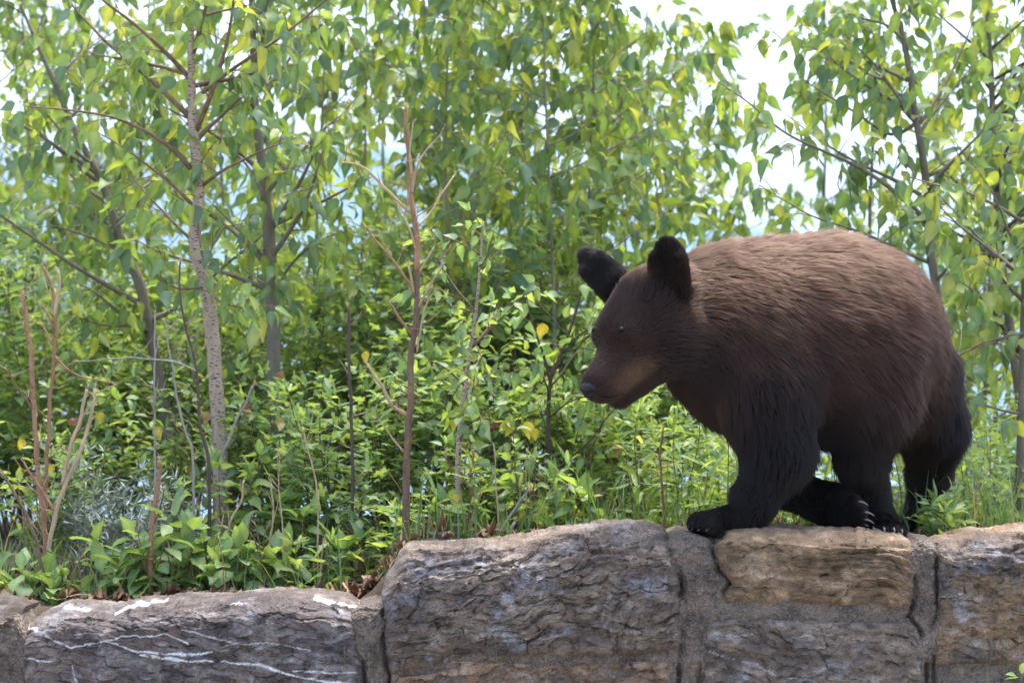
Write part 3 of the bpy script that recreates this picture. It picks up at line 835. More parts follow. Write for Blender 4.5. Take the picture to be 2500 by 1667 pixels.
# locks: strand tips lean towards a shared tip
cellf = 1 / .016
jit = P0 + vec_noise(P0, 40, 200) * .006
ci = np.floor(jit * cellf).astype(np.int64)
key = ci[:, 0] * 73856093 ^ ci[:, 1] * 19349663 ^ ci[:, 2] * 83492791
_, inv = np.unique(key, return_inverse=True)
def tip_of(P, n, f, L, lf):
    return P + (f * np.cos(lf)[:, None] + n * np.sin(lf)[:, None]) * L[:, None]
TIP = tip_of(P0, N0, fl, length, lift)
cntk = np.bincount(inv)
mean = np.stack([np.bincount(inv, TIP[:, q]) / cntk for q in range(3)], 1)[inv]
TIP = TIP + (mean - TIP) * (.36 * smooth(.014, .03, ln))[:, None]
TIP[:, 2] -= length * .10
MID = P0 + (TIP - P0) * .45 + N0 * (length * .13)[:, None]
K = 5
ts = np.linspace(0, 1, K)
CV = np.empty((NS, K, 3))
for q, t in enumerate(ts):
    CV[:, q] = (1 - t) ** 2 * P0 + 2 * t * (1 - t) * MID + t * t * TIP
CV[:, 0] -= N0 * .002
hc = bpy.data.hair_curves.new('fur')
hc.add_curves([K] * NS)
hc.position_data.foreach_set('vector', (CV - B0).astype(np.float32).ravel())
rad = (np.array((.00042, .00046, .00042, .0003, .0001))[None, :] * np.where(ln < .014, .75, 1.0)[:, None]).astype(np.float32)
ra = hc.attributes.get('radius') or hc.attributes.new('radius', 'FLOAT', 'POINT')
ra.data.foreach_set('value', rad.ravel())
tone = (.6 + .8 * rng.random(NS))[:, None] * (.55 + .95 * fbm(P0 * 28, 3, 55))[:, None]
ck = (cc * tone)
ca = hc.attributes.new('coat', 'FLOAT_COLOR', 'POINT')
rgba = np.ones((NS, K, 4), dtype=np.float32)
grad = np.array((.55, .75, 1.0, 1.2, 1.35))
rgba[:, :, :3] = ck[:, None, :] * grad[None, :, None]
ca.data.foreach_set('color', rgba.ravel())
m_fur, nt, out = new_mat('fur')
at = nd(nt, 'ShaderNodeAttribute', attribute_name='coat')
hb = nd(nt, 'ShaderNodeBsdfPrincipled')
hb.inputs['Roughness'].default_value = 0.45
hb.inputs['Specular IOR Level'].default_value = 0.16
ph = nd(nt, 'ShaderNodeBsdfHairPrincipled'); ph.parametrization = 'COLOR'
ph.inputs['Roughness'].default_value = 0.4; ph.inputs['Radial Roughness'].default_value = 0.6
hx = nd(nt, 'ShaderNodeMixShader'); hx.inputs[0].default_value = 0.22
nt.links.new(at.outputs['Color'], hb.inputs['Base Color']); nt.links.new(at.outputs['Color'], ph.inputs['Color'])
nt.links.new(hb.outputs[0], hx.inputs[1]); nt.links.new(ph.outputs[0], hx.inputs[2]); nt.links.new(hx.outputs[0], out.inputs[0])
hc.materials.append(m_fur)
fur = link('fur', hc, bear)
fur['kind'] = 'stuff'

# nose, eyes, claws, mouth
def glossy(name, c, rough, spec=.5):
    m, nt, out = new_mat(name)
    b = nd(nt, 'ShaderNodeBsdfPrincipled'); b.inputs['Base Color'].default_value = (*c, 1); b.inputs['Roughness'].default_value = rough; b.inputs['Specular IOR Level'].default_value = spec
    n = nd(nt, 'ShaderNodeTexNoise'); n.inputs['Scale'].default_value = 500
    u = nd(nt, 'ShaderNodeBump'); u.inputs['Strength'].default_value = .3; u.inputs['Distance'].default_value = .001
    nt.links.new(n.outputs[0], u.inputs['Height']); nt.links.new(u.outputs[0], b.inputs['Normal'])
    nt.links.new(b.outputs[0], out.inputs[0]); return m
m_nose, m_eye, m_claw = glossy('nose_leather', (.014, .012, .014), .5, .2), glossy('eye_wet', (.004, .003, .003), .4, .12), glossy('claw_horn', (.2, .155, .13), .35)
def blob(name, c, r, axes, mat, sub=3, shape=None):
    bm = bmesh.new(); bmesh.ops.create_icosphere(bm, subdivisions=sub, radius=1.0)
    V = np.array([v.co[:] for v in bm.verts]); F = np.array([[v.index for v in f.verts] for f in bm.faces]); bm.free()
    if shape is not None: V = shape(V)
    return link(name, raw_mesh(name, c + (V * np.asarray(r)) @ np.stack(axes) - B0, F, mat, True), bear)
def nose_shape(V):
    V = V.copy()
    V[:, 1] *= 1.0 - .35 * smooth(.1, -1.0, V[:, 2])                  # narrower below
    for sg in (-1, 1):                                                 # nostrils
        d = np.hypot((V[:, 1] - sg * .55) / .34, (V[:, 2] + .05) / .3)
        V[:, 0] -= np.where(V[:, 0] > 0, .45 * np.exp(-d * d), 0)
    V[:, 0] -= .18 * np.exp(-(V[:, 1] / .12) ** 2) * (V[:, 0] > 0) * (V[:, 2] < .2)
    return V
blob('nose', H(238, 0, -26), (.024, .029, .022), hax, m_nose, 4, nose_shape)
def ray_hit(px, py):
    a = np.array((0, CAM_Y, CAM_Z)); d = unit3(PT(px, py, 0.) - a)
    t = np.arange(7.5, 9.2, .001); Q = a + t[:, None] * d
    ok = ((Q > lo + .01) & (Q < hi - .02)).all(1); Q = Q[ok]
    f = grid_at(D, Q); k = int(np.argmax(f < 0)); return Q[k]
def unit3(v): return v / np.linalg.norm(v)
eye_p = ray_hit(1517, 806)
q = np.stack(hax) @ (eye_p - HC)
eye_q = HC + np.stack(hax).T @ (q * np.array((1, -1, 1)))
for e_ in (eye_p, eye_q):
    n_ = field_normal(e_[None])[0]
    blob('eye', e_ + n_ * .0005, (.0088, .0088, .0082), hax, m_eye)
mp_ = []
for a_ in ((1464, 965), (1482, 968), (1500, 966), (1516, 959), (1528, 949)):
    h_ = ray_hit(*a_); mp_.append(h_ + field_normal(h_[None])[0] * .0018)
tb_ = Tubes().add(*resample(mp_, [.0010, .0022, .0026, .0022, .0010], .006), sides=6)
tb_.build('mouth', m_eye, bear, B0)
m_claw_dark = glossy('claw_dark', (.045, .036, .032), .4)
def claw(p, d, L, r=.0042, mat=None):
    d = np.asarray(d, float); d /= np.linalg.norm(d)
    pts = [p - d * .004, p + d * L * .4 + np.array((0, 0, .001)), p + d * L * .75 + np.array((0, 0, -L * .06)), p + d * L + np.array((0, 0, -L * .22))]
    Tubes().add(*resample(pts, [r, r * .95, r * .6, r * .12], .004), sides=7).build('claw', mat or m_claw, bear, B0)
for p in paw_f: claw(p + np.array((-.010, -.006, .001)), AX + np.array((0, -.25, -.35)), .016, .0042, m_claw_dark)
for p in paw_l: claw(p + np.array((.010, -.006, -.002)), (1.0, -.35, -.12), .030, .0031)
for p in paw_h: claw(p + np.array((0, -.013, .003)), (.08, -1.0, -.5), .016, .004)
# ------------------------------------------------------------------ leaves, bark and plant builders
def leaf_material(name, trans=0.42, gloss=0.5, under=1.25):
    m, nt, out = new_mat(name)
    at = nd(nt, 'ShaderNodeAttribute', attribute_name='leaf_color')
    tc = nd(nt, 'ShaderNodeTexCoord')
    ns = nd(nt, 'ShaderNodeTexNoise'); ns.inputs['Scale'].default_value = 55; ns.inputs['Detail'].default_value = 3
    rm = nd(nt, 'ShaderNodeMapRange'); rm.inputs[1].default_value = .3; rm.inputs[2].default_value = .7; rm.inputs[3].default_value = .78; rm.inputs[4].default_value = 1.2
    mu = nd(nt, 'ShaderNodeMix', data_type='RGBA', blend_type='MULTIPLY'); mu.inputs[0].default_value = 1
    ge = nd(nt, 'ShaderNodeNewGeometry')
    pal = nd(nt, 'ShaderNodeMix', data_type='RGBA'); pal.inputs[7].default_value = (.16, .21, .13, 1)
    fa = nd(nt, 'ShaderNodeMath', operation='MULTIPLY'); fa.inputs[1].default_value = .45
    b = nd(nt, 'ShaderNodeBsdfPrincipled'); b.inputs['Roughness'].default_value = gloss; b.inputs['Specular IOR Level'].default_value = .7
    tr = nd(nt, 'ShaderNodeBsdfTranslucent')
    tcx = nd(nt, 'ShaderNodeMix', data_type='RGBA', blend_type='MULTIPLY'); tcx.inputs[0].default_value = 1; tcx.inputs[7].default_value = (2.05, 1.85, .85, 1)
    mx = nd(nt, 'ShaderNodeMixShader'); mx.inputs[0].default_value = trans
    L = nt.links.new
    L(tc.outputs['Object'], ns.inputs['Vector']); L(ns.outputs[0], rm.inputs[0]); L(at.outputs['Color'], mu.inputs[6]); L(rm.outputs[0], mu.inputs[7])
    L(ge.outputs['Backfacing'], fa.inputs[0]); L(fa.outputs[0], pal.inputs[0]); L(mu.outputs[2], pal.inputs[6]); L(pal.outputs[2], b.inputs['Base Color'])
    L(mu.outputs[2], tcx.inputs[6]); L(tcx.outputs[2], tr.inputs['Color'])
    L(b.outputs[0], mx.inputs[1]); L(tr.outputs[0], mx.inputs[2]); L(mx.outputs[0], out.inputs[0])
    return m
m_leaf = leaf_material('leaf_blade')
m_dead, nt, out = new_mat('dead_leaf')
at = nd(nt, 'ShaderNodeAttribute', attribute_name='leaf_color')
bs = nd(nt, 'ShaderNodeBsdfPrincipled'); bs.inputs['Roughness'].default_value = .75
nt.links.new(at.outputs['Color'], bs.inputs['Base Color']); nt.links.new(bs.outputs[0], out.inputs[0])

def bark_material(name, c0, c1, cm, marks=.62, scale=60):
    m, nt, out = new_mat(name)
    tc = nd(nt, 'ShaderNodeTexCoord')
    mp = nd(nt, 'ShaderNodeMapping'); mp.inputs['Scale'].default_value = (1, 1, 3.2)
    mq = nd(nt, 'ShaderNodeMapping'); mq.inputs['Scale'].default_value = (1, 1, .22)
    n1 = nd(nt, 'ShaderNodeTexNoise'); n1.inputs['Scale'].default_value = scale; n1.inputs['Detail'].default_value = 5
    n2 = nd(nt, 'ShaderNodeTexNoise'); n2.inputs['Scale'].default_value = scale * 1.6; n2.inputs['Detail'].default_value = 4
    r1 = nd(nt, 'ShaderNodeValToRGB'); r1.color_ramp.elements[0].position = .3; r1.color_ramp.elements[1].position = .7
    r1.color_ramp.elements[0].color = (*c0, 1); r1.color_ramp.elements[1].color = (*c1, 1)
    r2 = nd(nt, 'ShaderNodeMapRange'); r2.inputs[1].default_value = marks; r2.inputs[2].default_value = marks + .06
    mx = nd(nt, 'ShaderNodeMix', data_type='RGBA'); mx.inputs[7].default_value = (*cm, 1)
    bp = nd(nt, 'ShaderNodeBump'); bp.inputs['Strength'].default_value = .5; bp.inputs['Distance'].default_value = .002
    b = nd(nt, 'ShaderNodeBsdfPrincipled'); b.inputs['Roughness'].default_value = .8
    L = nt.links.new
    L(tc.outputs['Object'], mp.inputs[0]); L(tc.outputs['Object'], mq.inputs[0]); L(mq.outputs[0], n1.inputs['Vector']); L(mp.outputs[0], n2.inputs['Vector'])
    L(n1.outputs[0], r1.inputs[0]); L(n2.outputs[0], r2.inputs[0]); L(r2.outputs[0], mx.inputs[0]); L(r1.outputs[0], mx.inputs[6])
    L(n2.outputs[0], bp.inputs['Height']); L(bp.outputs[0], b.inputs['Normal']); L(mx.outputs[2], b.inputs['Base Color']); L(b.outputs[0], out.inputs[0])
    return m
bark_pale = bark_material('bark_pale', (.30, .22, .155), (.46, .35, .265), (.08, .055, .045), .555, 55)
bark_grey = bark_material('bark_grey', (.13, .108, .08), (.21, .175, .13), (.06, .05, .04), .62)
bark_brown = bark_material('bark_brown', (.12, .07, .045), (.22, .135, .085), (.05, .03, .022), .6)
bark_red = bark_material('bark_reddish', (.22, .105, .055), (.38, .21, .115), (.11, .05, .03), .6)
bark_dark = bark_material('bark_dark', (.06, .04, .033), (.11, .075, .058), (.03, .02, .018), .6)
straw = bark_material('dry_straw', (.33, .23, .13), (.5, .37, .23), (.22, .13, .07), .64)
silver_stem = bark_material('silver_stem', (.2, .185, .15), (.3, .28, .235), (.2, .18, .15), .66)
green_stem = bark_material('green_stem', (.09, .13, .03), (.16, .19, .06), (.16, .08, .04), .66)

SHAPES = {
 'poplar': [(0, 0), (.05, .11), (.17, .222), (.34, .24), (.54, .17), (.76, .072), (1, 0)],
 'broad': [(0, 0), (.05, .16), (.2, .33), (.4, .36), (.62, .27), (.82, .12), (1, 0)],
 'oval2': [(0, 0), (.08, .1), (.25, .23), (.45, .26), (.65, .19), (.83, .09), (1, 0)],
 'lance': [(0, 0), (.12, .05), (.35, .085), (.6, .075), (.82, .04), (1, 0)],
 'oval': [(0, 0), (.12, .1), (.35, .2), (.6, .2), (.82, .11), (1, 0)],
 'sage': [(0, 0), (.3, .05), (.7, .06), (1, 0)],
}
def leaf_template(shape, fold, curl, droop, c, rib=1.35, petiole=.35, wob=0.0, seed=0):
    """-> V, F (quads), colour; the leaf grows along +Y from the stalk end at the origin, its face towards +Z"""
    r_ = random.Random(seed)
    if shape == 'maple':
        lobes = [(-2.35, .34), (-1.9, .2), (-1.25, .62), (-.95, .43), (-.78, .52), (-.5, .36), (-.2, .86), (0, 1.0), (.2, .86), (.5, .36), (.78, .52), (.95, .43), (1.25, .62), (1.9, .2), (2.35, .34)]
        pts = [(math.sin(a) * q * .62, .3 + math.cos(a) * q * .7) for a, q in lobes]
        V = [(0, .3, 0.02)] + [(x, y, -abs(x) * fold * .5 - (y - .3) ** 2 * curl * .5 + r_.uniform(-.03, .03)) for x, y in pts] + [(0, 0, .0)]
        n = len(pts)
        F = [(0, i + 2, i + 1) for i in range(n - 1)] + [(0, 1, n + 1), (0, n + 1, n)]
        Vp, Fp = [(-.02, 0, 0), (.02, 0, 0), (.012, -.0, 0)], []
        V = np.array(V, float); V[:, 1] += petiole
        V = np.vstack([V, [(-.012, 0, 0), (.012, 0, 0), (0, petiole + .05, .0)]])
        F.append((len(V) - 3, len(V) - 2, len(V) - 1))
        C = np.tile(np.array(c), (len(V), 1)); C[0] *= rib
        return V, np.array(F), C
    prof = SHAPES[shape]
    V, rows = [], []
    for k, (t, w) in enumerate(prof):
        a = curl * t * t
        y = t * math.cos(a * .6); z = -droop * t * t + .03 * math.sin(t * 6 + seed) * wob
        if w == 0:
            rows.append([len(V)]); V.append((0, y, z))
        else:
            wl, wr = w * r_.uniform(.9, 1.1), w * r_.uniform(.9, 1.1)
            s_ = wob * r_.uniform(-.06, .06)
            rows.append([len(V), len(V) + 1, len(V) + 2])
            V += [(-wl, y, z + fold * wl + s_), (0, y, z), (wr, y, z + fold * wr - s_)]
    F = []
    for a, b in zip(rows[:-1], rows[1:]):
        if len(a) == 1: F += [(a[0], b[1], b[0]), (a[0], b[2], b[1])]
        elif len(b) == 1: F += [(a[0], a[1], b[0]), (a[1], a[2], b[0])]
        else: F += [(a[0], a[1], b[0]), (a[1], b[1], b[0]), (a[1], a[2], b[1]), (a[2], b[2], b[1])]
    V = np.array(V, float); V[:, 1] += petiole
    C = np.tile(np.array(c), (len(V), 1))
    for r in rows:
        if len(r) == 3: C[r[1]] *= rib
    if petiole > 0:
        V = np.vstack([V, [(-.011, 0, .01), (.011, 0, .01), (0, petiole + .06, .004)]])
        F.append((len(V) - 3, len(V) - 2, len(V) - 1))
        C = np.vstack([C, np.tile(np.array((.2, .2, .06)), (3, 1))])
    return V, np.array(F), C
_B = 1.8
GREENS = [(.052, .115, .030), (.066, .135, .026), (.085, .155, .024), (.105, .17, .024), (.045, .10, .040), (.075, .145, .040), (.12, .175, .03), (.04, .085, .032)]
LIME = [(.09, .19, .035), (.075, .165, .04), (.11, .21, .04), (.065, .145, .05)]
MID = [(.06, .135, .035), (.075, .15, .03), (.05, .115, .04), (.09, .165, .035)]
YEL = [(.38, .30, .03), (.30, .28, .035)]
SAGE = [(.25, .29, .22), (.2, .245, .18), (.32, .36, .29)]
DEADC = [(.26, .13, .06), (.34, .2, .11), (.18, .085, .045), (.4, .27, .16), (.12, .07, .045)]
GREENS = [tuple(np.array(c) * _B * np.array((1.24, .96, 1.3))) for c in GREENS]
LIME, MID = ([tuple(np.array(c) * _B * np.array((1.34, .97, 1.4))) for c in L] for L in (LIME, MID))
TEMPL = {}
def make_kind(key, shape, cols, reps, **kw):
    L = []
    for q in range(reps):
        for ci, c in enumerate(cols):
            r_ = random.Random(hash((q, ci, len(key))) & 0xffff)
            L.append(leaf_template(shape, kw.get('fold', .35) * r_.uniform(.2, 1.6), kw.get('curl', .5) * r_.uniform(.2, 1.6), kw.get('droop', .22) * r_.uniform(-.3, 1.5), c, kw.get('rib', 1.35), kw.get('petiole', .35) * r_.uniform(.6, 1.3), kw.get('wob', 1.0), q * 10 + ci))
    TEMPL[key] = L
make_kind('poplar', 'poplar', GREENS, 3)
make_kind('sucker', 'oval2', [(.19, .29, .10), (.16, .25, .09), (.22, .32, .12), (.14, .22, .08), (.18, .27, .12)], 3, petiole=.22)
make_kind('young', 'poplar', LIME + MID, 2, petiole=.18)
make_kind('maple', 'maple', LIME + MID[:2], 2, petiole=.55, fold=.35)
make_kind('lance', 'lance', LIME + MID, 2, petiole=.02, droop=.35, fold=.3)
make_kind('oval', 'oval', MID + LIME, 2, petiole=.12)
make_kind('sage', 'sage', SAGE, 2, petiole=0, droop=.2, fold=.2)
make_kind('yellow', 'broad', YEL, 3, petiole=.25)
make_kind('dead', 'broad', DEADC, 3, petiole=.15, fold=1.3, curl=1.8, droop=-.5, wob=3)
_tmesh = {}
def template_mesh(kind, v):
    if (kind, v) not in _tmesh:
        V, F, C = TEMPL[kind][v]
        me = raw_mesh('leaf_blade', V, F, m_dead if kind in ('dead', 'sage') else m_leaf, True, {'leaf_color': C})
        _tmesh[(kind, v)] = me
    return _tmesh[(kind, v)]

class Leaves:
    def __init__(self): self.P, self.D, self.N, self.L, self.K, self.V = [], [], [], [], [], []
    def add(self, p, d, n, size, kind):
        self.P.append(p); self.D.append(d); self.N.append(n); self.L.append(size); self.K.append(kind); self.V.append(random.randrange(len(TEMPL[kind])))
    def frames(self):
        P, D, N, L = (np.array(a, float) for a in (self.P, self.D, self.N, self.L))
        D /= np.maximum(np.linalg.norm(D, axis=1), 1e-9)[:, None]
        N = N - D * (N * D).sum(1)[:, None]
        bad = np.linalg.norm(N, axis=1) < 1e-3; N[bad] = np.cross(D[bad], (1., .3, .2))
        N /= np.linalg.norm(N, axis=1)[:, None]
        return P, np.stack([np.cross(D, N), D, N], 2) * L[:, None, None], L
    def build(self, parent, origin, individuals=0, part='leaf', mass='foliage', mat=None):
        if not self.P: return
        P, M, L = self.frames()
        origin = np.asarray(origin)
        # what shows largest in the photograph: in frame and near
        k = S * (P[:, 1] - CAM_Y) / -CAM_Y
        u = P[:, 0] / k + 1250; w = 833.5 - (P[:, 2] - CAM_Z) / k
        inside = (u > 5) & (u < 2495) & (w > 5) & (w < 1660)
        behind = (u > 1700) & (u < 2280) & (w > 620) & (w < 1090)
        score = np.where(inside & ~behind, L / k - 18 * (P[:, 1]), -1e9)
        order = np.argsort(-score)
        n_ok = int((score > -1e8).sum())
        take = order[:min(individuals, n_ok)]
        rest = np.setdiff1d(np.arange(len(P)), take)
        for i in take:
            o = bpy.data.objects.new(part, template_mesh(self.K[i], self.V[i]))
            col.objects.link(o)
            o.parent = parent
            X = np.eye(4); X[:3, :3] = M[i]; X[:3, 3] = P[i] - origin
            o.matrix_basis = Matrix(X.tolist())
        if len(rest):
            Vs, Fs, Cs, n = [], [], [], 0
            groups = {}
            for i in rest: groups.setdefault((self.K[i], self.V[i]), []).append(i)
            for (kd, v), idx in groups.items():
                tV, tF, tC = TEMPL[kd][v]; idx = np.array(idx)
                Vw = np.einsum('nij,vj->nvi', M[idx], tV) + P[idx][:, None, :] - origin
                Vs.append(Vw.reshape(-1, 3)); m = len(tV)
                Fs.append((tF[None] + (np.arange(len(idx)) * m)[:, None, None]).reshape(-1, 3) + n); n += len(idx) * m
                Cs.append((tC[None] * np.random.default_rng(len(idx)).uniform(.85, 1.15, (len(idx), 1, 1))).reshape(-1, 3))
            o = link(mass, raw_mesh(mass, np.vstack(Vs), np.vstack(Fs), mat or m_leaf, True, {'leaf_color': np.vstack(Cs)}), parent)
            o['kind'] = 'stuff'

def rnd(a, b): return random.uniform(a, b)
def unit(v):
    v = np.asarray(v, float); return v / max(np.linalg.norm(v), 1e-9)
def rand_dir(): return unit(np.array([random.gauss(0, 1) for _ in range(3)]))
def hang_leaf(lv, p, out_dir, size, kind, hang=.75):
    """a leaf on a limp stalk: hangs, turned any way"""
    h = rnd(hang - .35, hang + .25)
    d = unit(unit(out_dir) * (1 - h) + np.array((rnd(-.35, .35), rnd(-.35, .35), -h)) + rand_dir() * .25)
    n = unit(np.array((rnd(-1, 1), rnd(-1.2, .5), rnd(.0, 1.1))))
    lv.add(p, d, n, size, kind)
def perk_leaf(lv, p, out_dir, size, kind, up=.25):
    """a leaf held out from the stem, face to the sky"""
    d = unit(unit(out_dir) + np.array((0, 0, rnd(up - .5, up + .3))) + rand_dir() * .3)
    n = unit(np.array((0, 0, 1.0)) + rand_dir() * .55)
    lv.add(p, d, n, size, kind)

def pixel_line(pts, y0):
    """[(px, py[, dy])] -> world points; y0 the depth, dy added to it"""
    return np.array([PT(p[0], p[1], y0 + (p[2] if len(p) > 2 else 0)) for p in pts])

def twig_leaves(lv, tw, pts, rad, size, kind, step=.075, t0=.25, tl=(.06, .16), dens=.028, hang=.75, skip=0.0):
    """side twigs with leaves along one branch"""
    p, r = resample(pts, rad, .02)
    n = len(p); L = .02 * n
    k = int(n * t0)
    while k < n - 1:
        tan = unit(p[min(k + 1, n - 1)] - p[k - 1 if k else 0])
        if random.random() >= skip:
            d = unit(tan * rnd(.2, .9) + rand_dir() * .8 + np.array((0, 0, rnd(-.1, .35))))
            l = rnd(*tl) * (1.1 - .5 * k / n)
            q0 = p[k]; q1 = q0 + d * l * .5; q2 = q0 + d * l + np.array((0, 0, -l * .12))
            tw.append(([q0, q1, q2], [max(.0013, r[k] * .35), .0012, .0008]))
            m = max(2, int(l / dens))
            for j in range(m):
                t = (j + .6) / m
                q = q0 + (q1 - q0) * min(1, t * 2) + (q2 - q1) * max(0, t * 2 - 1)
                hang_leaf(lv, q, d + rand_dir() * .8, size * rnd(.72, 1.2), kind, hang)
            hang_leaf(lv, q2, d, size * rnd(.8, 1.1), kind, hang)
        k += max(1, int(step * rnd(.6, 1.4) / .02))
    for _ in range(3): hang_leaf(lv, p[-1], rand_dir(), size * rnd(.7, 1.05), kind, hang)

def poplar(label, trunk, y, branches=(), auto=0, alen=(.3, .6), az=(.2, .95), size=.07, kind='poplar', bark=None, limb=None, leaves=120, group='poplar saplings', skip=0.0, name='poplar_tree', step=.075, lean_y=0.0, hang=.75, auto_from=None, dens=.028, toward=None):
    """trunk [(px,py,radius px[,dy])] from the ground up; branches [([(px,py[,dy])...], radius px)]"""
    bark = bark or bark_grey; limb = limb or bark
    tp = pixel_line([(t[0], t[1], t[3] if len(t) > 3 else 0) for t in trunk], y)
    base = tp[0].copy(); gz_ = float(soil_height(np.array([base[0]]), np.array([base[1]]))[0])
    if base[2] > gz_ - .01:
        tp = np.vstack([[base[0], base[1], gz_ - .04], tp]); trunk = [trunk[0]] + list(trunk); 
        tr = np.array([t[2] for t in trunk]) * pxm(y); tr[0] *= 1.15
    else:
        tr = np.array([t[2] for t in trunk]) * pxm(y)
    base = np.array((tp[0][0], tp[0][1], min(gz_, tp[0][2] + .04)))
    root = thing(name, base, label, 'tree', group)
    P, R = resample(tp, tr, .03)
    Tubes().add(P, R, 10, .10, int(abs(tp[0][0]) * 100) % 50).build('trunk', bark, root, base)
    lv, tw = Leaves(), []
    segs = []
    for pts, r0 in branches:
        bp_ = pixel_line(pts, y); segs.append((bp_, np.linspace(r0 * 1.3, max(1.1, r0 * .28), len(bp_)) * pxm(y)))
    n = len(P)
    for q in range(auto):
        k = int(n * rnd(*az)); f = k / n
        a = rnd(0, 2 * math.pi) if toward is None else rnd(toward - 1.3, toward + 1.3)
        l = rnd(*alen) * (1.15 - .6 * f)
        d0 = np.array((math.cos(a), math.sin(a) * .9, rnd(.25, .9))); d0 = unit(d0)
        pts = [P[k]]
        d = d0.copy()
        for _ in range(4):
            d = unit(d + np.array((rnd(-.2, .2), rnd(-.2, .2), rnd(-.12, .16)))); pts.append(pts[-1] + d * l / 4)
        r0 = min(R[k] * .6, .008)
        segs.append((np.array(pts), np.linspace(r0, .0012, 5)))
    for bp_, br in segs:
        p_, r_ = resample(bp_, br, .03)
        Tubes().add(p_, r_, 6, .08, 3).build('branch', limb, root, base)
        twig_leaves(lv, tw, bp_, br, size, kind, step, skip=skip, hang=hang, dens=dens)
    # leaves along the upper stem itself
    if auto or branches:
        k0 = int(n * .55)
        twig_leaves(lv, tw, P[k0:], R[k0:] * .3, size, kind, .09, t0=0.0, skip=skip, hang=hang)
    if tw:
        T = Tubes()
        for pts, r in tw: T.add(np.array(pts), np.array(r), 4)
        o = T.build('twigs', bark_brown, root, base); o['kind'] = 'stuff'
    lv.build(root, base, leaves)
    return root, len(lv.P)
# ------------------------------------------------------------------ poplars
NL = {}
NL['A'] = poplar('tall poplar with pale speckled bark and wide ascending limbs', [(540, 1330, 20), (537, 1106, 19), (521, 850, 17.5), (503, 691, 16.5), (476, 600, 15.5), (486, 459, 14), (471, 306, 12), (467, 153, 9.5), (465, 38, 8), (468, -140, 6), (462, -330, 4)], .95,
  [([(466, 413), (430, 372, -.02), (383, 337, -.04), (330, 308, -.06), (268, 285, -.08), (176, 270, -.1), (61, 260, -.12)], 5.2),
   ([(460, 283), (400, 225, .02), (344, 174, .05), (260, 103, .1), (230, 73, .12), (165, 0, .16), (120, -60, .2)], 5.5),
   ([(465, 195), (430, 155), (402, 126, -.03), (325, 57, -.06), (249, 0, -.1), (180, -60, -.14)], 5.5),
   ([(484, 236), (540, 190, -.05), (597, 149, -.1), (689, 88, -.16), (796, 0, -.22), (860, -60, -.26)], 4.5),
   ([(480, 318), (503, 262, -.06), (524, 207, -.1), (551, 115, -.14), (564, 50, -.16), (572, -20, -.18), (580, -120, -.2)], 5.5),
   ([(472, 130), (497, 38, -.04), (509, -10, -.05), (520, -100, -.07)], 5),
   ([(470, 501), (425, 455, .05), (383, 421, .1), (300, 360, .16), (230, 318, .2)], 4),
   ([(474, 591), (440, 560, .04), (413, 532, .08), (344, 459, .16), (300, 400, .2)], 3.6),
   ([(490, 457), (543, 417, -.06), (600, 388, -.1), (650, 364, -.14), (723, 337, -.2)], 3.8),
   ([(478, 500, .01), (500, 640, -.05), (540, 560, .12), (600, 545, .2)], 2.5),
   ([(515, 718), (545, 740, -.08), (590, 750, -.12), (660, 746, -.18)], 2.8),
   ([(505, 700), (470, 705, -.04), (430, 704, -.08), (380, 668, -.12), (350, 600, -.14)], 2.6)],
  auto=9, alen=(.25, .5), az=(.55, .98), toward=1.57, bark=bark_pale, limb=bark_brown, leaves=300)
NL['B'] = poplar('grey barked poplar with a low fork standing beside the pale speckled one', [(690, 1290, 20), (677, 1067, 19), (668, 933, 17), (666, 764, 16.5), (661, 665, 16.5), (656, 560, 15), (647, 478, 12), (628, 306, 9.5), (620, 191, 9), (616, 38, 8.5), (612, -150, 7), (606, -330, 4)], 1.25,
  [([(660, 560), (640, 470, .05), (628, 444, .08), (600, 400, .12), (566, 364, .16), (520, 300, .2)], 5),
   ([(664, 555), (704, 494, -.05), (735, 440, -.1), (762, 383, -.14), (790, 300, -.2)], 6),
   ([(662, 640), (610, 590, .05), (566, 545, .1), (520, 500, .12)], 4.5), ([(668, 700), (640, 690, .1), (600, 655, .2)], 4),
   ([(668, 730), (700, 660, .0), (760, 600, -.1), (820, 570, -.16)], 4), ([(622, 230), (690, 170, .1), (740, 80, .15), (770, 20, .2)], 3.6)],
  auto=16, alen=(.35, .65), az=(.35, .98), bark=bark_grey, leaves=240)
NL['C'] = poplar('slanting grey poplar whose stem leans over to one side', [(420, 1130, 15), (395, 960, 14), (368, 818, 13), (344, 703, 12.5), (321, 646, 12), (291, 574, 11), (245, 436, 9.5), (191, 337, 7.5), (140, 220, 6), (70, 60, 4), (20, -60, 3)], 1.55,
  [([(352, 745), (329, 734), (250, 690, -.05), (165, 638, -.1), (80, 580, -.15), (0, 524, -.2), (-60, 480, -.25)], 6),
   ([(362, 815), (335, 795, -.05), (290, 795, -.1), (230, 790, -.12), (180, 760, -.16)], 4.5),
   ([(300, 590), (240, 540, .1), (180, 500, .15), (100, 470, .2)], 4), ([(260, 470), (300, 380, .1), (330, 300, .2)], 3.5)],
  auto=14, alen=(.3, .6), az=(.3, .98), leaves=240)
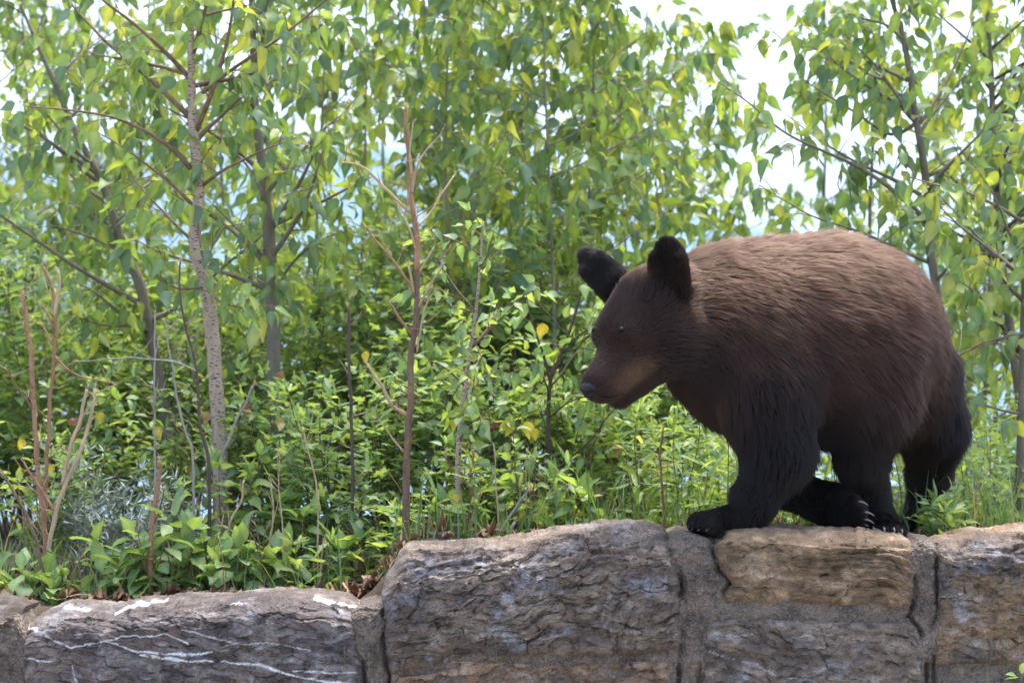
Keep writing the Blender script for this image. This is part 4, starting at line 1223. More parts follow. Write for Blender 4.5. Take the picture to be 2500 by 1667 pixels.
NL['D'] = poplar('slender poplar with long drooping limbs rising beyond the bear', [(2330, 1250, 13), (2312, 950, 12), (2296, 780, 11.5), (2286, 703, 11), (2270, 600, 10.5), (2258, 421, 9.5), (2236, 287, 8.5), (2220, 172, 7.5), (2201, 77, 6.5), (2178, 0, 5.5), (2160, -120, 4.5), (2150, -260, 3)], 1.35,
  [([(2262, 545), (2240, 515, -.03), (2147, 440, -.1), (2080, 400, -.14), (2014, 371, -.18), (1918, 325, -.22), (1830, 253, -.26), (1761, 205, -.3)], 5),
   ([(2266, 640), (2167, 597, -.1), (2110, 570, -.14), (2052, 551, -.18), (1975, 524, -.22), (1853, 452, -.28)], 4),
   ([(2238, 300), (2180, 330, .05), (2080, 270, .1), (2000, 220, .14), (1950, 190, .16)], 4), ([(2208, 100), (2160, 60, -.05), (2100, 45, -.1), (2070, 30, -.12)], 3.5),
   ([(2225, 190), (2140, 190, .1), (2040, 130, .16), (1930, 110, .2), (1870, 60, .22)], 3.5),
   ([(2262, 470), (2320, 400, -.08), (2390, 330, -.14), (2450, 260, -.2)], 4), ([(2240, 310), (2300, 220, .05), (2350, 120, .1), (2380, 40, .12)], 4),
   ([(2282, 690), (2330, 640, -.06), (2400, 610, -.1), (2470, 560, -.14)], 3.6)],
  auto=20, alen=(.3, .6), az=(.42, .98), bark=bark_grey, leaves=300, step=.062)
NL['E'] = poplar('thin dark poplar between the slender one and the straight grey stem', [(2500, 1240, 13), (2492, 1000, 12), (2477, 880, 11.5), (2461, 754, 11), (2440, 590, 10), (2432, 459, 9), (2425, 330, 8), (2420, 180, 7), (2410, 20, 6), (2405, -150, 4)], 1.75,
  [([(2470, 800), (2400, 740, -.05), (2360, 700, -.1)], 3.5), ([(2445, 600), (2490, 520, -.1), (2540, 470, -.12)], 4)],
  auto=22, alen=(.3, .6), az=(.25, .98), bark=bark_grey, limb=bark_dark, leaves=200)
NL['F'] = poplar('straight grey poplar stem at the far end of the wall', [(2493, 1330, 13), (2490, 1230, 12.5), (2494, 1060, 12), (2499, 856, 11), (2506, 600, 9.5), (2515, 300, 8), (2520, 0, 6), (2525, -180, 4)], 1.0,
  [([(2497, 880), (2460, 850, -.04), (2420, 830, -.08)], 3.4), ([(2497, 1010), (2440, 1000, -.05), (2385, 980, -.08), (2350, 962, -.1)], 3.2), ([(2505, 810), (2440, 830, -.06), (2380, 850, -.1), (2335, 868, -.14)], 3.2)],
  auto=12, alen=(.25, .5), az=(.35, .95), leaves=160, skip=.05)

# saplings of the thicket, one after another
def stem(px, y, top=-260, r=8, lean=0, wig=12, base=None):
    b = 1320 - 30 * y if base is None else base
    n = 7; L = []
    for i in range(n):
        t = i / (n - 1)
        L.append((px + lean * t + math.sin(t * 5 + px) * wig, b + (top - b) * t, r * (1 - .72 * t)))
    return L
def landmark(px):
    for lim, txt in ((150, 'the bitten stubs'), (300, 'the sagebrush'), (440, 'the slanting grey poplar'), (590, 'the pale speckled poplar'), (720, 'the grey forked poplar'), (880, 'the dark upright stem'), (1060, 'the bitten sapling'),
                     (1200, 'the slim pale sapling'), (1400, 'the dark forked sapling'), (1500, 'the snout of the bear'), (1600, 'the head of the bear'), (1760, 'the neck of the bear'), (2050, 'the back of the bear'), (2280, 'the rump of the bear'), (2440, 'the slender poplar'), (9999, 'the straight grey poplar')):
        if px < lim: return txt
thicket = [(-90, 1.9, 10, 60), (75, 2.4, 9, -20), (180, 3.0, 9, 10), (330, 2.5, 8, 30), (560, 2.8, 9, -30), (770, 1.9, 8, 20), (890, 2.5, 9, -10), (1000, 2.1, 8, 30),
           (1095, 1.7, 8, 10), (1190, 2.6, 9, -20), (1270, 2.0, 8, 20), (1345, 1.6, 9, -10), (1448, 1.9, 8, 0), (1540, 2.5, 8, -20), (1640, 2.2, 6, -50), (1720, 2.8, 6, -20)]
bark_thin = bark_material('bark_thin', (.2, .175, .12), (.3, .26, .18), (.12, .09, .06), .62)
for i, (px_, y_, r_, ln_) in enumerate(thicket):
    NL['T%d' % i] = poplar('thin leafy poplar sapling of the thicket right behind ' + landmark(px_), stem(px_, y_, -300 if px_ < 1500 else 60, r_ * .62, ln_), y_, bark=bark_thin, auto=28 if px_ < 1500 else 20, alen=(.3, .6), az=(.12, .98), leaves=130, group='poplar saplings of the thicket', name='poplar_sapling', skip=.0 if px_ < 1500 else .08)
deep = [(-40, 4.0, 9, 30), (230, 4.4, 9, 0), (480, 3.7, 9, 20), (720, 4.3, 9, -20), (930, 3.6, 9, 10), (1130, 4.2, 9, 10), (1300, 3.5, 9, 0), (1460, 4.1, 8, -20)]
for i, (px_, y_, r_, ln_) in enumerate(deep):
    NL['S%d' % i] = poplar('poplar sapling rooted down the slope far behind ' + landmark(px_), stem(px_, y_, -240, r_ * .7, ln_, base=1420), y_, bark=bark_thin, auto=22, alen=(.35, .7), az=(.2, .98), leaves=40, group='poplar saplings on the slope', name='poplar_sapling', skip=.05, size=.064)
low = [(1700, 3.2, 6, 0, 780), (1860, 3.8, 6, 20, 900), (2100, 3.0, 6, 10, 900), (2230, 2.6, 6, 0, 800), (2420, 2.4, 7, 10, 500), (2360, 3.2, 6, 0, 700), (2540, 2.2, 7, 0, 200), (2120, 2.7, 7, 30, -200), (2400, 2.8, 7, -20, -220), (1990, 3.4, 6, 20, -80), (2290, 3.6, 7, 0, -200)]
for i, (px_, y_, r_, ln_, tp_) in enumerate(low):
    NL['L%d' % i] = poplar(('low' if tp_ > 400 else 'tall') + ' poplar sapling on the slope beyond ' + landmark(px_), stem(px_, y_, tp_, r_, ln_), y_, auto=12 if tp_ > 400 else 18, alen=(.2, .45), az=(.2, .95), leaves=60, group='low poplar saplings beyond the bear', name='poplar_sapling', skip=.1)

# slim saplings close behind the wall
NL['H'] = poplar('slim pale sapling with sparse young leaves close behind the big stone', [(1140, 1318, 8), (1138, 1282, 8), (1119, 1205, 7.5), (1121, 1078, 7), (1134, 950, 6), (1148, 856, 5), (1163, 753, 4), (1172, 640, 3), (1180, 540, 2.2)], .62,
  [([(1138, 945), (1090, 900, -.03), (1050, 880, -.06)], 2.2), ([(1150, 850), (1200, 800, -.02), (1260, 740, -.05), (1310, 690, -.08)], 2.4), ([(1122, 1070), (1180, 1010, -.03), (1240, 980, -.06)], 2),
   ([(1160, 760), (1110, 700, .02), (1085, 660, .04)], 2), ([(1126, 1010), (1170, 930, .04), (1225, 900, .07)], 2), ([(1119, 1190), (1160, 1150, -.04), (1205, 1130, -.07)], 1.8)],
  auto=6, alen=(.14, .26), az=(.35, .95), size=.05, kind='young', bark=bark_pale, limb=bark_brown, leaves=140, group=None, name='sapling', hang=.45)
NL['K'] = poplar('dark stemmed forked sapling in front of the bear', [(1340, 1300, 6), (1339, 1124, 5.5), (1343, 932, 5), (1366, 875, 4.5), (1400, 779, 3.6), (1425, 690, 2.5)], .85,
  [([(1343, 932), (1325, 860, -.02), (1300, 790, -.04), (1285, 720, -.06)], 3), ([(1370, 860), (1420, 850, -.04), (1470, 860, -.06)], 2), ([(1341, 1020), (1390, 980, -.04), (1440, 965, -.06)], 2), ([(1339, 1100), (1290, 1050, -.04), (1250, 1030, -.06)], 2)],
  auto=9, alen=(.15, .3), az=(.2, .95), size=.052, kind='young', bark=bark_dark, leaves=160, group=None, name='sapling', hang=.5)
print('leaves on trees', sum(v[1] for v in NL.values()))
# ------------------------------------------------------------------ undergrowth
def gz_at(x, y): return float(soil_height(np.array([x]), np.array([y]))[0])
def plant(name, label, cat, px, y, stems, kind, size, group=None, bark=None, leaves=60, spread=.5, pairs=.04, perk=True, up=.2, t0=.2, branchy=0, extra=(), srad=.0028, base_px=None, dens=1):
    """stems: [(lean px, height m)] from one foot on the soil"""
    bark = bark or bark_brown
    x = (px - 1250) * pxm(y); base = np.array((x, y, gz_at(x, y)))
    root = thing(name, base, label, cat, group)
    lv = Leaves()
    for lean, h in stems:
        top = np.array((lean * pxm(y), rnd(-.12, .12) * h, h))
        p0 = base + np.array((rnd(-.02, .02), rnd(-.02, .02), -.02))
        pts = [p0, p0 + top * .35 + rand_dir() * h * .04, p0 + top * .7 + rand_dir() * h * .04, p0 + top]
        rr = [srad * (1 + h), srad * .85, srad * .6, srad * .3]
        P, R = resample(pts, rr, .02)
        st = Tubes().add(P, R, 6, .06, 2).build('stem', bark, root, base)
        lines = [(P, t0)]
        for _ in range(branchy):
            k = int(len(P) * rnd(.25, .85)); a = rnd(0, 6.28); l = h * rnd(.2, .42)
            d = unit((math.cos(a), math.sin(a), rnd(.2, .8)))
            bp_ = np.array([P[k], P[k] + d * l * .5, P[k] + unit(d + np.array((0, 0, .2))) * l])
            q, r = resample(bp_, [srad * .5, srad * .4, srad * .2], .02)
            Tubes().add(q, r, 5).build('branch', bark, root, base)
            lines.append((q, .15))
        for Pq, s0 in lines:
            k = int(len(Pq) * s0); ph = rnd(0, 6.28)
            while k < len(Pq):
                t = k / len(Pq)
                for side in (0, math.pi):
                    if random.random() < .88 * dens:
                        a = ph + side + rnd(-.3, .3)
                        d = np.array((math.cos(a), math.sin(a), 0))
                        sz = size * rnd(.7, 1.15) * (1.05 - .35 * t)
                        (perk_leaf if perk else hang_leaf)(lv, Pq[k], d, sz, kind, up)
                ph += 1.35
                k += max(1, int(pairs * rnd(.7, 1.3) / .02))
            for _ in range(3): perk_leaf(lv, Pq[-1], rand_dir() + np.array((0, 0, .6)), size * rnd(.5, .85), kind, .5)
    for ex, ey, ed, es, ek in extra:
        p = PT(ex, ey, y + ed); lv.add(p, unit((rnd(-.3, .3), -.3, -1)), unit((rnd(-.5, .5), -1, .3)), es, ek)
    lv.build(root, base, leaves, mat=m_dead if kind == 'sage' else None)
    return root
def many(n, spread, h): return [(rnd(-spread, spread), rnd(*h)) for _ in range(n)]

# lobed-leaved shrubs
for px_, y_, h_, lab, g_ in ((800, .78, (.42, .62), 'lobed maple-leaved shrub with reddish leaf stalks beside the bitten sapling', None), (925, .98, (.4, .6), 'lobed maple-leaved shrub behind the bitten sapling', None),
                             (710, 1.1, (.36, .56), 'lobed maple-leaved shrub at the foot of the grey forked poplar', None), (1045, 1.15, (.36, .58), 'lobed maple-leaved shrub behind the slim pale sapling', None)):
    plant('maple_shrub', lab, 'shrub', px_, y_, many(6, 110, h_), 'maple', .062, 'lobed-leaved shrubs', bark_dark, leaves=150, pairs=.045, branchy=4, up=.1)
# oval-leaved shrubs near the wall
near = [(70, .92, 'leafy shrub among the bitten stubs', 'oval'), (225, 1.15, 'leafy shrub behind the silver sagebrush', 'oval'), (410, 1.1, 'leafy shrub between the slanting and the pale poplar', 'oval'), (600, 1.0, 'leafy shrub between the pale and the grey poplar', 'young'),
        (1235, .95, 'leafy shrub between the slim pale and the dark forked sapling', 'young'), (1315, 1.2, 'leafy shrub behind the dark forked sapling', 'oval'), (1430, .98, 'leafy shrub under the chin of the bear', 'young'), (1530, 1.15, 'leafy shrub under the throat of the bear', 'oval'), (1185, .74, 'low leafy shrub at the foot of the slim pale sapling', 'young')]
for px_, y_, lab, kd in near:
    plant('leafy_shrub', lab, 'shrub', px_, y_, many(6, 105, (.32, .6) if px_ != 1185 else (.14, .26)), kd, .058, 'leafy shrubs', bark_brown, leaves=110, pairs=.04, branchy=3,
          extra=[(px_ + rnd(-110, 110), rnd(900, 1250), rnd(-.12, .02), rnd(.03, .05), random.choice(['dead', 'dead', 'yellow'])) for _ in range(4)])
# the tangle farther back, one bush after another
back = [(-120, 1.7), (20, 2.0), (140, 1.6), (300, 1.9), (460, 1.7), (560, 2.2), (700, 1.7), (830, 2.0), (960, 1.6), (1090, 2.1), (1210, 1.7), (1370, 1.8), (1480, 2.1), (1600, 1.7)]
back += [(-60 + 125 * k, 2.35 + .45 * (k % 3) / 2) for k in range(14)]
for px_, y_ in back:
    plant('bush', 'bush of plain green leaves in the tangle behind ' + landmark(px_), 'shrub', px_, y_, many(9, 160, (.5, 1.02) if px_ < 1400 else (.3, .6)), random.choice(['oval', 'young']), .064, 'bushes under the poplars', bark_brown, leaves=50, pairs=.04, branchy=4)
for px_, y_ in ((1730, 2.2), (1900, 2.5), (2080, 2.3), (2260, 2.2), (2400, 2.0), (2520, 2.2)):
    plant('bush', 'low bush on the bank edge beyond ' + landmark(px_), 'shrub', px_, y_, many(6, 110, (.1, .24)), 'oval', .06, 'low bushes on the bank edge', bark_brown, leaves=30, pairs=.035, branchy=2)
# narrow-leaved herbs
def herb(px_, y_, h_, lab, g_, n=1):
    plant('fireweed', lab, 'herb', px_, y_, many(n, 30, h_), 'lance', .095, g_, green_stem, leaves=45, pairs=.024, up=.35, t0=.12, srad=.002)
for i in range(34):
    herb(rnd(1500, 1850), rnd(.55, 1.7), (.17, .40), 'upright narrow-leaved herb behind the wall under the chest of the bear', 'narrow-leaved herbs under the bear')
for i in range(12):
    herb(rnd(1860, 2150), rnd(.6, 1.6), (.08, .18), 'short narrow-leaved herb behind the legs of the bear', 'narrow-leaved herbs behind the legs')
for i in range(30):
    herb(rnd(2190, 2520), rnd(.75, 1.8), (.12, .36), 'upright narrow-leaved herb behind the rump of the bear', 'narrow-leaved herbs behind the rump')
for i in range(10):
    herb(rnd(2260, 2340), rnd(.40, .55), (.05, .13), 'short herb tuft hiding the rear foot of the bear', 'herb tufts at the rear foot')
for i in range(16):
    herb(rnd(740, 1480), rnd(.5, .8), (.08, .2), 'low narrow-leaved herb along the back of the big stone', 'low herbs along the big stone')
# broad-leaved suckers by the veined stone
suck = [(15, .52, 30, .10), (75, .5, -20, .09), (140, .47, 10, .075), (275, .55, -30, .16), (330, .5, 10, .13), (365, .52, 30, .22), (420, .56, 40, .15), (470, .6, -20, .19), (545, .55, 20, .14), (590, .6, 10, .17), (650, .58, 40, .13), (690, .62, 20, .11)]
for px_, y_, ln_, h_ in suck:
    plant('poplar_sucker', 'broad-leaved poplar sucker in the dead leaves behind the veined stone', 'plant', px_, y_, [(ln_ + rnd(-10, 10), h_), (ln_ * -1.2 + rnd(-20, 20), h_ * .8), (rnd(-60, 60), h_ * .6)], 'sucker', .10, 'poplar suckers behind the veined stone', bark_brown, leaves=40, pairs=.034, up=-.05, t0=.42)
for px_, y_, h_ in ((600, .75, .33), (520, .8, .36), (700, .75, .3), (770, .68, .22), (860, .62, .16), (455, .72, .3), (640, .85, .38), (900, .7, .25), (1080, .62, .12), (1260, .6, .14), (1370, .58, .16), (1450, .56, .12)):
    plant('young_poplar', 'knee-high young poplar with long pointed leaves in front of the thicket', 'plant', px_, y_, many(2, 30, (h_ * .8, h_)), 'young', .088, 'knee-high young poplars', bark_brown, leaves=40, pairs=.045, up=.05, t0=.25,
          extra=[(1020, 1325, 0, .04, 'yellow'), (1040, 1335, -.02, .035, 'yellow')] if px_ == 1080 else ())
# yellowing twig near the bear's snout and silver sagebrush
plant('young_poplar', 'young poplar carrying a few yellow leaves below the bear', 'plant', 1265, .58, [(-5, .30), (25, .22)], 'young', .062, None, bark_brown, leaves=50, pairs=.05,
      extra=[(1330, 778, .1, .042, 'yellow'), (1243, 1010, 0, .05, 'yellow'), (1285, 1015, 0, .048, 'yellow'), (1300, 1040, 0, .035, 'yellow'), (1112, 1195, .0, .04, 'yellow'), (1170, 1290, 0, .035, 'yellow'), (890, 850, .2, .035, 'yellow')])
for px_, y_, st in ((235, .72, 6), (310, .66, 8), (375, .74, 7), (435, .8, 5), (190, .9, 5)):
    plant('sagebrush', 'silvery grey feathery sagebrush between the bitten stubs and the pale poplar', 'shrub', px_, y_, many(st, 75, (.14, .40)), 'sage', .052, 'silvery sagebrush', silver_stem, leaves=60, pairs=.022, up=.6, branchy=4, t0=.3, srad=.002)
for px_, y_ in ((2440, 1.0), (2380, 1.15), (2170, .9)):
    plant('sagebrush', 'small silvery sagebrush behind the rump of the bear', 'shrub', px_, y_, many(4, 40, (.1, .2)), 'sage', .03, 'small sagebrush behind the bear', silver_stem, leaves=40, pairs=.022, up=.6, branchy=3, t0=.3, srad=.002)

# ------------------------------------------------------------------ bitten and dead stems
def bitten(name, label, cat, y, lines, bark, group=None, foot=True):
    """lines: [([(px,py[,dy])], r0 px, r1 px, bark or None)]; the first one is the main stem, from its foot up"""
    first = pixel_line(lines[0][0], y); base = first[0].copy()
    gz_ = gz_at(base[0], base[1])
    if foot: base[2] = gz_
    root = thing(name, base, label, cat, group)
    for q, (pts, r0, r1, bk) in enumerate(lines):
        w_ = pixel_line(pts, y)
        if q == 0 and foot:
            w_ = np.vstack([[w_[0][0], w_[0][1], gz_ - .03], w_])
        P, R = resample(w_, np.linspace(r0, r1, len(w_)) * pxm(y), .012)
        P = P + np.stack([fbm(P * 22 + q, 2, 3) - .5, np.zeros(len(P)), fbm(P * 22 + q, 2, 9) - .5], 1) * .012 * np.linspace(.2, 1, len(P))[:, None]
        Tubes().add(P, R, 8, .16, q).build('stem' if q == 0 else 'branch', bk or bark, root, base)
        # fine dry side twigs
        Ln = np.linalg.norm(np.diff(P, axis=0), axis=1).sum()
        if Ln > .12 and name in ('bitten_sapling', 'bitten_stub', 'dead_stem'):
            T = Tubes()
            for _ in range(int(Ln / .06)):
                k = random.randrange(len(P) // 5, len(P)); e = unit(np.array((rnd(-1, 1), rnd(-.6, .4), rnd(.1, 1.0)))); l = rnd(.025, .09)
                T.add(np.array([P[k], P[k] + e * l * .5 + rand_dir() * .006, P[k] + e * l + np.array((0, 0, l * .15))]), np.array([.0014, .0010, .0004]), 4)
            T.build('side_twigs', random.choice([straw, bark_red, bk or bark]), root, base)['kind'] = 'stuff'
        # frayed, chewed end
        d = unit(P[-1] - P[-3])
        T = Tubes()
        for _ in range(4):
            e = unit(d + rand_dir() * .55); T.add(np.array([P[-1] - d * .004, P[-1] + e * rnd(.008, .02)]), np.array([.0012, .0003]), 4)
        T.build('frayed_tip', straw, root, base)['kind'] = 'stuff'
    return root
bitten('bitten_sapling', 'leafless bitten sapling with a split straw coloured tip', 'sapling', .5, [
   ([(990, 1335), (993, 1162), (996, 1050), (1002, 971), (1006, 856), (1016, 779), (1019, 665), (1016, 600)], 9.5, 6.5, bark_brown),
   ([(1017, 660), (1018, 580), (1014, 555), (1003, 478), (998, 383), (993, 310), (991, 258)], 8, 4, bark_red),
   ([(1004, 520), (960, 480, -.02), (900, 420, -.04), (868, 400, -.05), (842, 394, -.06)], 4, 2.2, straw),
   ([(1006, 470), (1012, 430, -.02), (1022, 400, -.03), (1040, 370, -.04), (1054, 350, -.05)], 4, 2, straw),
   ([(1003, 430), (1000, 370, -.02), (1008, 300, -.02)], 2.6, 1.4, straw),
   ([(1018, 555), (1050, 520, .02), (1078, 475, .03), (1100, 440, .04), (1112, 425, .05)], 3.4, 1.6, straw),
   ([(1016, 610), (1000, 560, -.03), (985, 525, -.04), (975, 508, -.05)], 3, 1.8, straw),
   ([(1010, 712), (985, 670, -.02), (940, 610, -.05), (905, 570, -.07), (896, 556, -.08)], 3.6, 1.6, bark_red),
   ([(1012, 720), (1003, 680, -.04), (993, 650, -.05)], 3, 2.4, straw), ([(1022, 668), (1045, 625, -.02), (1062, 600, -.03)], 3, 2, straw),
   ([(1008, 820), (985, 790, -.02), (962, 750, -.04), (955, 742, -.05)], 3.8, 2.4, bark_red), ([(1020, 752), (1050, 700, -.03), (1075, 655, -.05), (1080, 630, -.06)], 3.4, 2, straw),
   ([(1018, 860), (1030, 790, -.03), (1045, 735, -.04), (1058, 720, -.05)], 2.6, 1.6, straw),
   ([(992, 1012), (960, 990, -.02), (925, 930, -.05), (905, 900, -.06), (893, 888, -.07)], 5, 2.6, straw), ([(986, 1105), (950, 1060, -.03), (922, 1020, -.04)], 2.8, 1.4, straw)], bark_grey)
bitten('bitten_stub', 'thick bitten stub with a pale broken end', 'stub', .58, [([(112, 1330), (98, 1200), (88, 1080), (81, 935), (70, 820), (60, 760), (57, 712)], 7, 5, bark_red), ([(80, 1000), (45, 950, -.03), (12, 900, -.05)], 3, 1.6, bark_brown)], straw, 'bitten stubs')
bitten('bitten_stub', 'reddish bitten stub with short side spurs', 'stub', .6, [([(110, 1320), (112, 1180), (122, 1000), (131, 880), (134, 800), (128, 720), (107, 650)], 6, 3.6, bark_red), ([(130, 800), (118, 770), (102, 745)], 3.4, 2, bark_red), ([(132, 845), (115, 820), (103, 802)], 3.4, 2, bark_red), ([(132, 770), (142, 700), (140, 660)], 5, 3.5, straw), ([(134, 870), (170, 905), (220, 925), (275, 935)], 2.8, 1.4, bark_red)], bark_red, 'bitten stubs')
bitten('bitten_stub', 'slanting pair of straw coloured bitten stubs', 'stub', .55, [([(118, 1345), (140, 1240), (165, 1170), (190, 1110), (214, 1047), (226, 985), (233, 950)], 6, 4.2, straw), ([(152, 1180), (170, 1100), (190, 1040), (205, 975), (212, 948)], 5, 4, straw), ([(135, 1250), (90, 1180), (55, 1125)], 3.6, 2.2, bark_red), ([(140, 1235), (158, 1190), (150, 1150)], 3, 2, straw)], straw, 'bitten stubs')
bitten('bitten_stub', 'short upright bitten stub among the suckers', 'stub', .5, [([(366, 1400), (372, 1290), (382, 1204), (388, 1160), (391, 1122)], 6.5, 5.5, bark_red), ([(372, 1290), (392, 1240), (398, 1190)], 2.6, 1.4, bark_dark)], bark_red, 'bitten stubs')
bitten('bitten_stub', 'dark stub leaning out of the dead leaves', 'stub', .5, [([(105, 1400), (70, 1270), (30, 1190), (5, 1150)], 5, 3.2, bark_brown), ([(90, 1330), (150, 1360), (190, 1375)], 2, 1, bark_brown)], bark_brown, 'bitten stubs')
dead = [([(380, 1180), (377, 1040), (376, 900), (377, 764)], 3.2, 2.2, silver_stem, 'straight weathered grey stalk before the slanting poplar', .62), ([(470, 1110), (444, 1028), (425, 933), (412, 850), (406, 790)], 3.6, 2, silver_stem, 'crooked weathered stalk before the pale poplar', .66),
        ([(510, 1130), (490, 1040), (482, 930), (470, 860), (452, 800), (438, 700), (440, 640)], 5, 2, bark_dark, 'dark dead stem leaning against the pale poplar', .7), ([(478, 905), (420, 882), (330, 874), (255, 876), (192, 880)], 2.6, 1.2, silver_stem, 'dry stalk lying level across the shrubs', .6),
        ([(540, 1130), (560, 1070), (590, 1000), (618, 940)], 4.5, 3, silver_stem, 'slanting grey dead stem beside the pale poplar', .8), ([(775, 1180), (755, 1110), (742, 1060)], 2.4, 1.4, straw, 'short dry stalk by the lobed shrub', .6),
        ([(1210, 1322), (1240, 1270), (1270, 1225), (1292, 1190)], 4.6, 2.8, silver_stem, 'grey broken stick leaning behind the big stone', .5), ([(1236, 1330), (1250, 1290), (1258, 1275)], 4.4, 4, silver_stem, 'short grey stick behind the big stone', .48),
        ([(1140, 1300), (1152, 1270), (1168, 1215), (1172, 1205)], 5, 3.8, straw, 'pale cut stick at the foot of the slim sapling', .56), ([(1148, 1260), (1150, 1180), (1155, 1100)], 3.6, 3, bark_red, 'reddish cut stick beside the slim sapling', .6),
        ([(1385, 1300), (1386, 1230), (1385, 1190)], 3.6, 3.2, straw, 'tan cut stick under the chin of the bear', .6), ([(1622, 1300), (1618, 1200), (1612, 1120), (1617, 1050)], 4, 2.6, bark_red, 'reddish dry stalk in front of the planted paw', .55),
        ([(858, 1250), (862, 1124), (855, 971), (852, 850), (850, 752)], 5, 3.4, bark_dark, 'dark upright stem in the lobed shrub', .72), ([(2480, 815), (2400, 840), (2350, 862), (2330, 872)], 3, 1.8, bark_brown, 'bare twig reaching towards the rump of the bear', .8),
        ([(660, 1330), (664, 1250), (662, 1180)], 3, 2, straw, 'dry stalk at the foot of the grey forked poplar', .62), ([(560, 1280), (590, 1225), (598, 1170)], 3.2, 2.4, straw, 'bent dry stalk behind the suckers', .6), ([(690, 1330), (686, 1250), (680, 1160), (684, 1110)], 2.2, 1.2, straw, 'thin straw stalk behind the suckers', .58)]
for pts, r0, r1, bk, lab, y_ in dead:
    bitten('dead_stem', lab, 'stick', y_, [(pts, r0, r1, bk)], bk, 'dead stems and sticks', foot=pts[0][1] > 1090)

for q in range(34):
    px_ = rnd(0, 860) if q < 24 else rnd(1050, 1600); y_ = rnd(.46, .75)
    x_ = (px_ - 1250) * pxm(y_); gz_ = gz_at(x_, y_); py_ = 833.5 + (CAM_Z - gz_) / pxm(y_); h_ = rnd(60, 230); ln_ = rnd(-60, 60)
    bk = random.choice([straw, straw, bark_red, bark_brown])
    bitten('dry_stalk', 'thin dry upright stalk among the plants behind the wall', 'stalk', y_, [([(px_, py_ - 2), (px_ + ln_ * .4, py_ - h_ * .5), (px_ + ln_, py_ - h_)], rnd(1.8, 3.2), rnd(.8, 1.6), bk)], bk, 'thin dry stalks')
# stump, litter, fallen twigs, grass
bitten('stump', 'small dark rotten stump behind the big stone', 'stump', .46, [([(1080, 1345), (1081, 1320), (1083, 1300)], 17, 14, bark_dark)], bark_dark)
lv = Leaves(); lone = []
def litter_leaf(x, y, lift=.0, size=None):
    z = gz_at(x, y) + .004 + lift
    a = rnd(0, 6.28)
    return (np.array((x, y, z)), np.array((math.cos(a), math.sin(a), rnd(-.08, .15))), unit(np.array((rnd(-.45, .45), rnd(-.45, .3), 1))), size or rnd(.018, .042), 'dead')
for _ in range(900):
    lv.add(*litter_leaf(rnd(-1.4, -.25), .40 + abs(random.gauss(0, .4)), rnd(0, .012)))
for _ in range(420):
    lv.add(*litter_leaf(rnd(-.25, 1.5), .42 + abs(random.gauss(0, .3)), rnd(0, .01)))
root = thing('leaf_litter', (0, .8, .6), 'brown dead leaves lying on the soil behind the wall', 'leaf litter'); root['kind'] = 'stuff'
lv.build(root, (0, .8, .6), 0, mass='dead_leaves', mat=m_dead)
for px_, py_ in ((60, 1400), (110, 1420), (295, 1430), (330, 1440), (430, 1425), (470, 1410), (720, 1420), (760, 1415), (800, 1400), (830, 1390), (850, 1370), (1060, 1325), (1100, 1330), (1130, 1335), (1020, 1335), (880, 1350)):
    y_ = .43 + rnd(0, .12); x_ = (px_ - 1250) * pxm(y_)
    p, d, n, s_, k_ = litter_leaf(x_, y_, .012, rnd(.032, .055))
    me = template_mesh('dead', random.randrange(len(TEMPL['dead'])))
    D_ = unit(d); N_ = unit(n - D_ * (n @ D_)); X_ = np.cross(D_, N_)
    o = link('fallen_leaf', me); M_ = np.eye(4); M_[:3, :3] = np.stack([X_, D_, N_], 1) * s_; M_[:3, 3] = p
    o.matrix_world = Matrix(M_.tolist())
    tag(o, 'curled brown fallen leaf lying just behind the wall top', 'leaf', 'curled fallen leaves')
for q in range(22):
    x_ = rnd(-1.2, -.3) if q < 15 else rnd(-.2, .4); y_ = .42 + rnd(0, .25); a = rnd(-.5, .5); l = rnd(.05, .16)
    p0 = np.array((x_, y_, gz_at(x_, y_) + .01)); p1 = p0 + np.array((math.cos(a) * l, math.sin(a) * l * .5, 0)); p1[2] = gz_at(p1[0], p1[1]) + rnd(.008, .03)
    o = Tubes().add(*resample([p0, (p0 + p1) / 2 + np.array((0, 0, .008)), p1], [.0026, .0022, .0012], .012), sides=5).build('fallen_twig', random.choice([straw, bark_brown, bark_grey]), None, p0)
    o.location = p0
    tag(o, 'thin dry twig lying in the dead leaves behind the wall', 'twig', 'fallen twigs')

m_grass = leaf_material('grass_blade', .35, .45)
def blades(n, xr, yf, hr, cols, name, label):
    V, F, C, m = [], [], [], 0
    for _ in range(n):
        x, y = rnd(*xr), yf(); h = rnd(*hr); a = rnd(0, 6.28); b = rnd(.1, .7); w = rnd(.0012, .0030)
        p = np.array((x, y, gz_at(x, y) - .01)); d = np.array((math.cos(a), math.sin(a) * .8, 0)); sd_ = np.array((-math.sin(a), math.cos(a), 0)) if random.random() < .6 else np.array((1., 0, 0))
        c = np.array(random.choice(cols)) * rnd(.8, 1.2)
        for t in (0, .35, .7, 1.0):
            q = p + d * h * b * t ** 2 + np.array((0, 0, h * t * (1 - .25 * b * t)))
            ww = w * (1 - t ** 2) + .0002
            V += [q - sd_ * ww, q + sd_ * ww]; C += [c, c]
        F += [(m + i, m + i + 1, m + i + 3, m + i + 2) for i in (0, 2, 4)]; m += 8
    o = link(name, raw_mesh(name, np.array(V), np.array(F), m_grass, True, {'leaf_color': np.array(C)}))
    tag(o, label, 'grass', kind='stuff')
GR = [(.1, .2, .04), (.13, .24, .04), (.08, .17, .045), (.11, .2, .05), (.12, .22, .04), (.09, .18, .05), (.3, .24, .12)]
_gh = soil_height
blades(1500, (-1.4, 1.55), lambda: .45 + abs(random.gauss(0, .55)), (.06, .24), GR, 'grass', 'green and straw coloured grass blades under the shrubs')
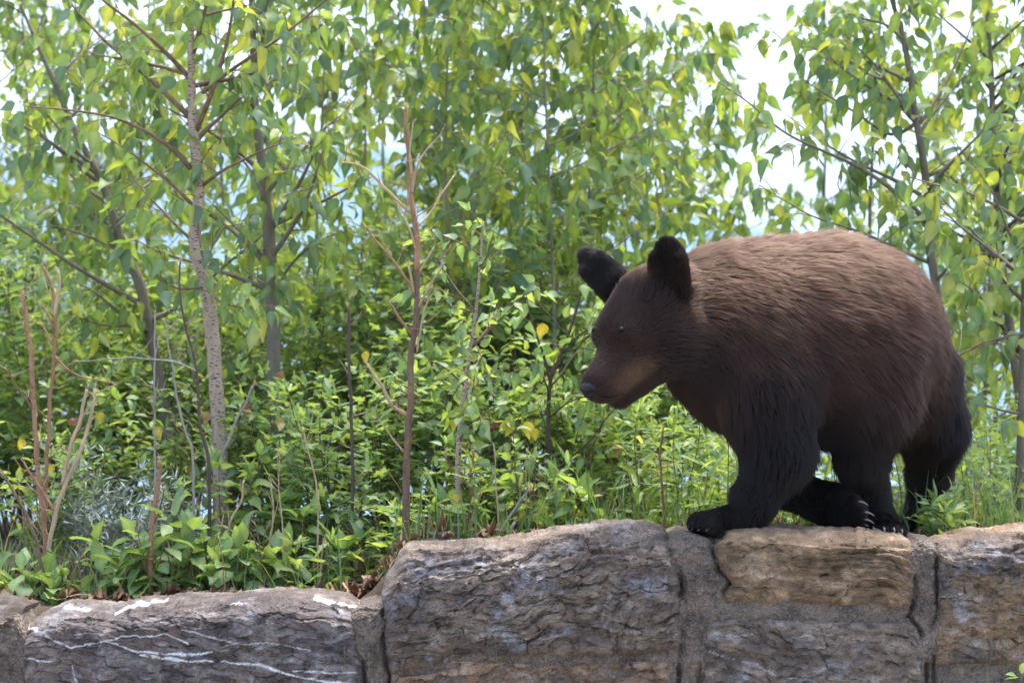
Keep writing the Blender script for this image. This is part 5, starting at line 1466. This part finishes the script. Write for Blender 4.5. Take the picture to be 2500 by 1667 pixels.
blades(700, (-.3, 1.55), lambda: .43 + abs(random.gauss(0, .25)), (.04, .12), GR[:3], 'grass', 'short green grass along the back edge of the wall')
# thin stalks in front of the wall
for px_, pt, y_, ln_ in ((1248, 1535, -.14, -40), (1345, 1565, -.12, -12), (862, 1578, -.12, -22), (888, 1590, -.14, 12), (2425, 1540, -.13, -20), (2465, 1500, -.12, -8), (2440, 1570, -.15, 10), (1255, 1560, -.1, 20)):
    x_ = (px_ - 1250) * pxm(y_); h_ = CAM_Z - (pt - 833.5) * pxm(y_)
    p0 = np.array((x_, y_, -.002)); top = np.array((x_ + ln_ * S, y_ + rnd(-.03, .02), h_))
    o = Tubes().add(*resample([p0, p0 * .5 + top * .5 + np.array((.004, 0, 0)), top], [.0016, .0012, .0005], .03), sides=5).build('grass_stalk', green_stem, None, p0)
    o.location = p0
    tag(o, 'thin grass stalk standing at the foot of the wall', 'grass', 'grass stalks before the wall')
_sv = soil_height
p_ = plant('weed', 'small green weed growing at the foot of the wall end', 'plant', 2492, -.14, [(4, .47), (14, .36)], 'sucker', .05, None, green_stem, leaves=30, pairs=.05, t0=.72)

# unseen roadside in front of the wall, added pale to reflect light up
m_road, nt, out = new_mat('gravel_shoulder')
tc = nd(nt, 'ShaderNodeTexCoord'); n1 = nd(nt, 'ShaderNodeTexNoise'); n1.inputs['Scale'].default_value = 60; n1.inputs['Detail'].default_value = 6
cr = nd(nt, 'ShaderNodeValToRGB'); cr.color_ramp.elements[0].color = (.16, .15, .14, 1); cr.color_ramp.elements[1].color = (.36, .34, .32, 1)
bs = nd(nt, 'ShaderNodeBsdfPrincipled'); bs.inputs['Roughness'].default_value = .9
nt.links.new(tc.outputs['Object'], n1.inputs['Vector']); nt.links.new(n1.outputs[0], cr.inputs[0]); nt.links.new(cr.outputs[0], bs.inputs['Base Color']); nt.links.new(bs.outputs[0], out.inputs[0])
road = link('road', raw_mesh('road', [(-40, -16, .006), (40, -16, .006), (40, -.22, .006), (-40, -.22, .006)], np.array([[0, 1, 2, 3]]), m_road))
tag(road, 'unseen pale gravelled roadside added in front of the stone wall to reflect light', 'road', kind='structure')
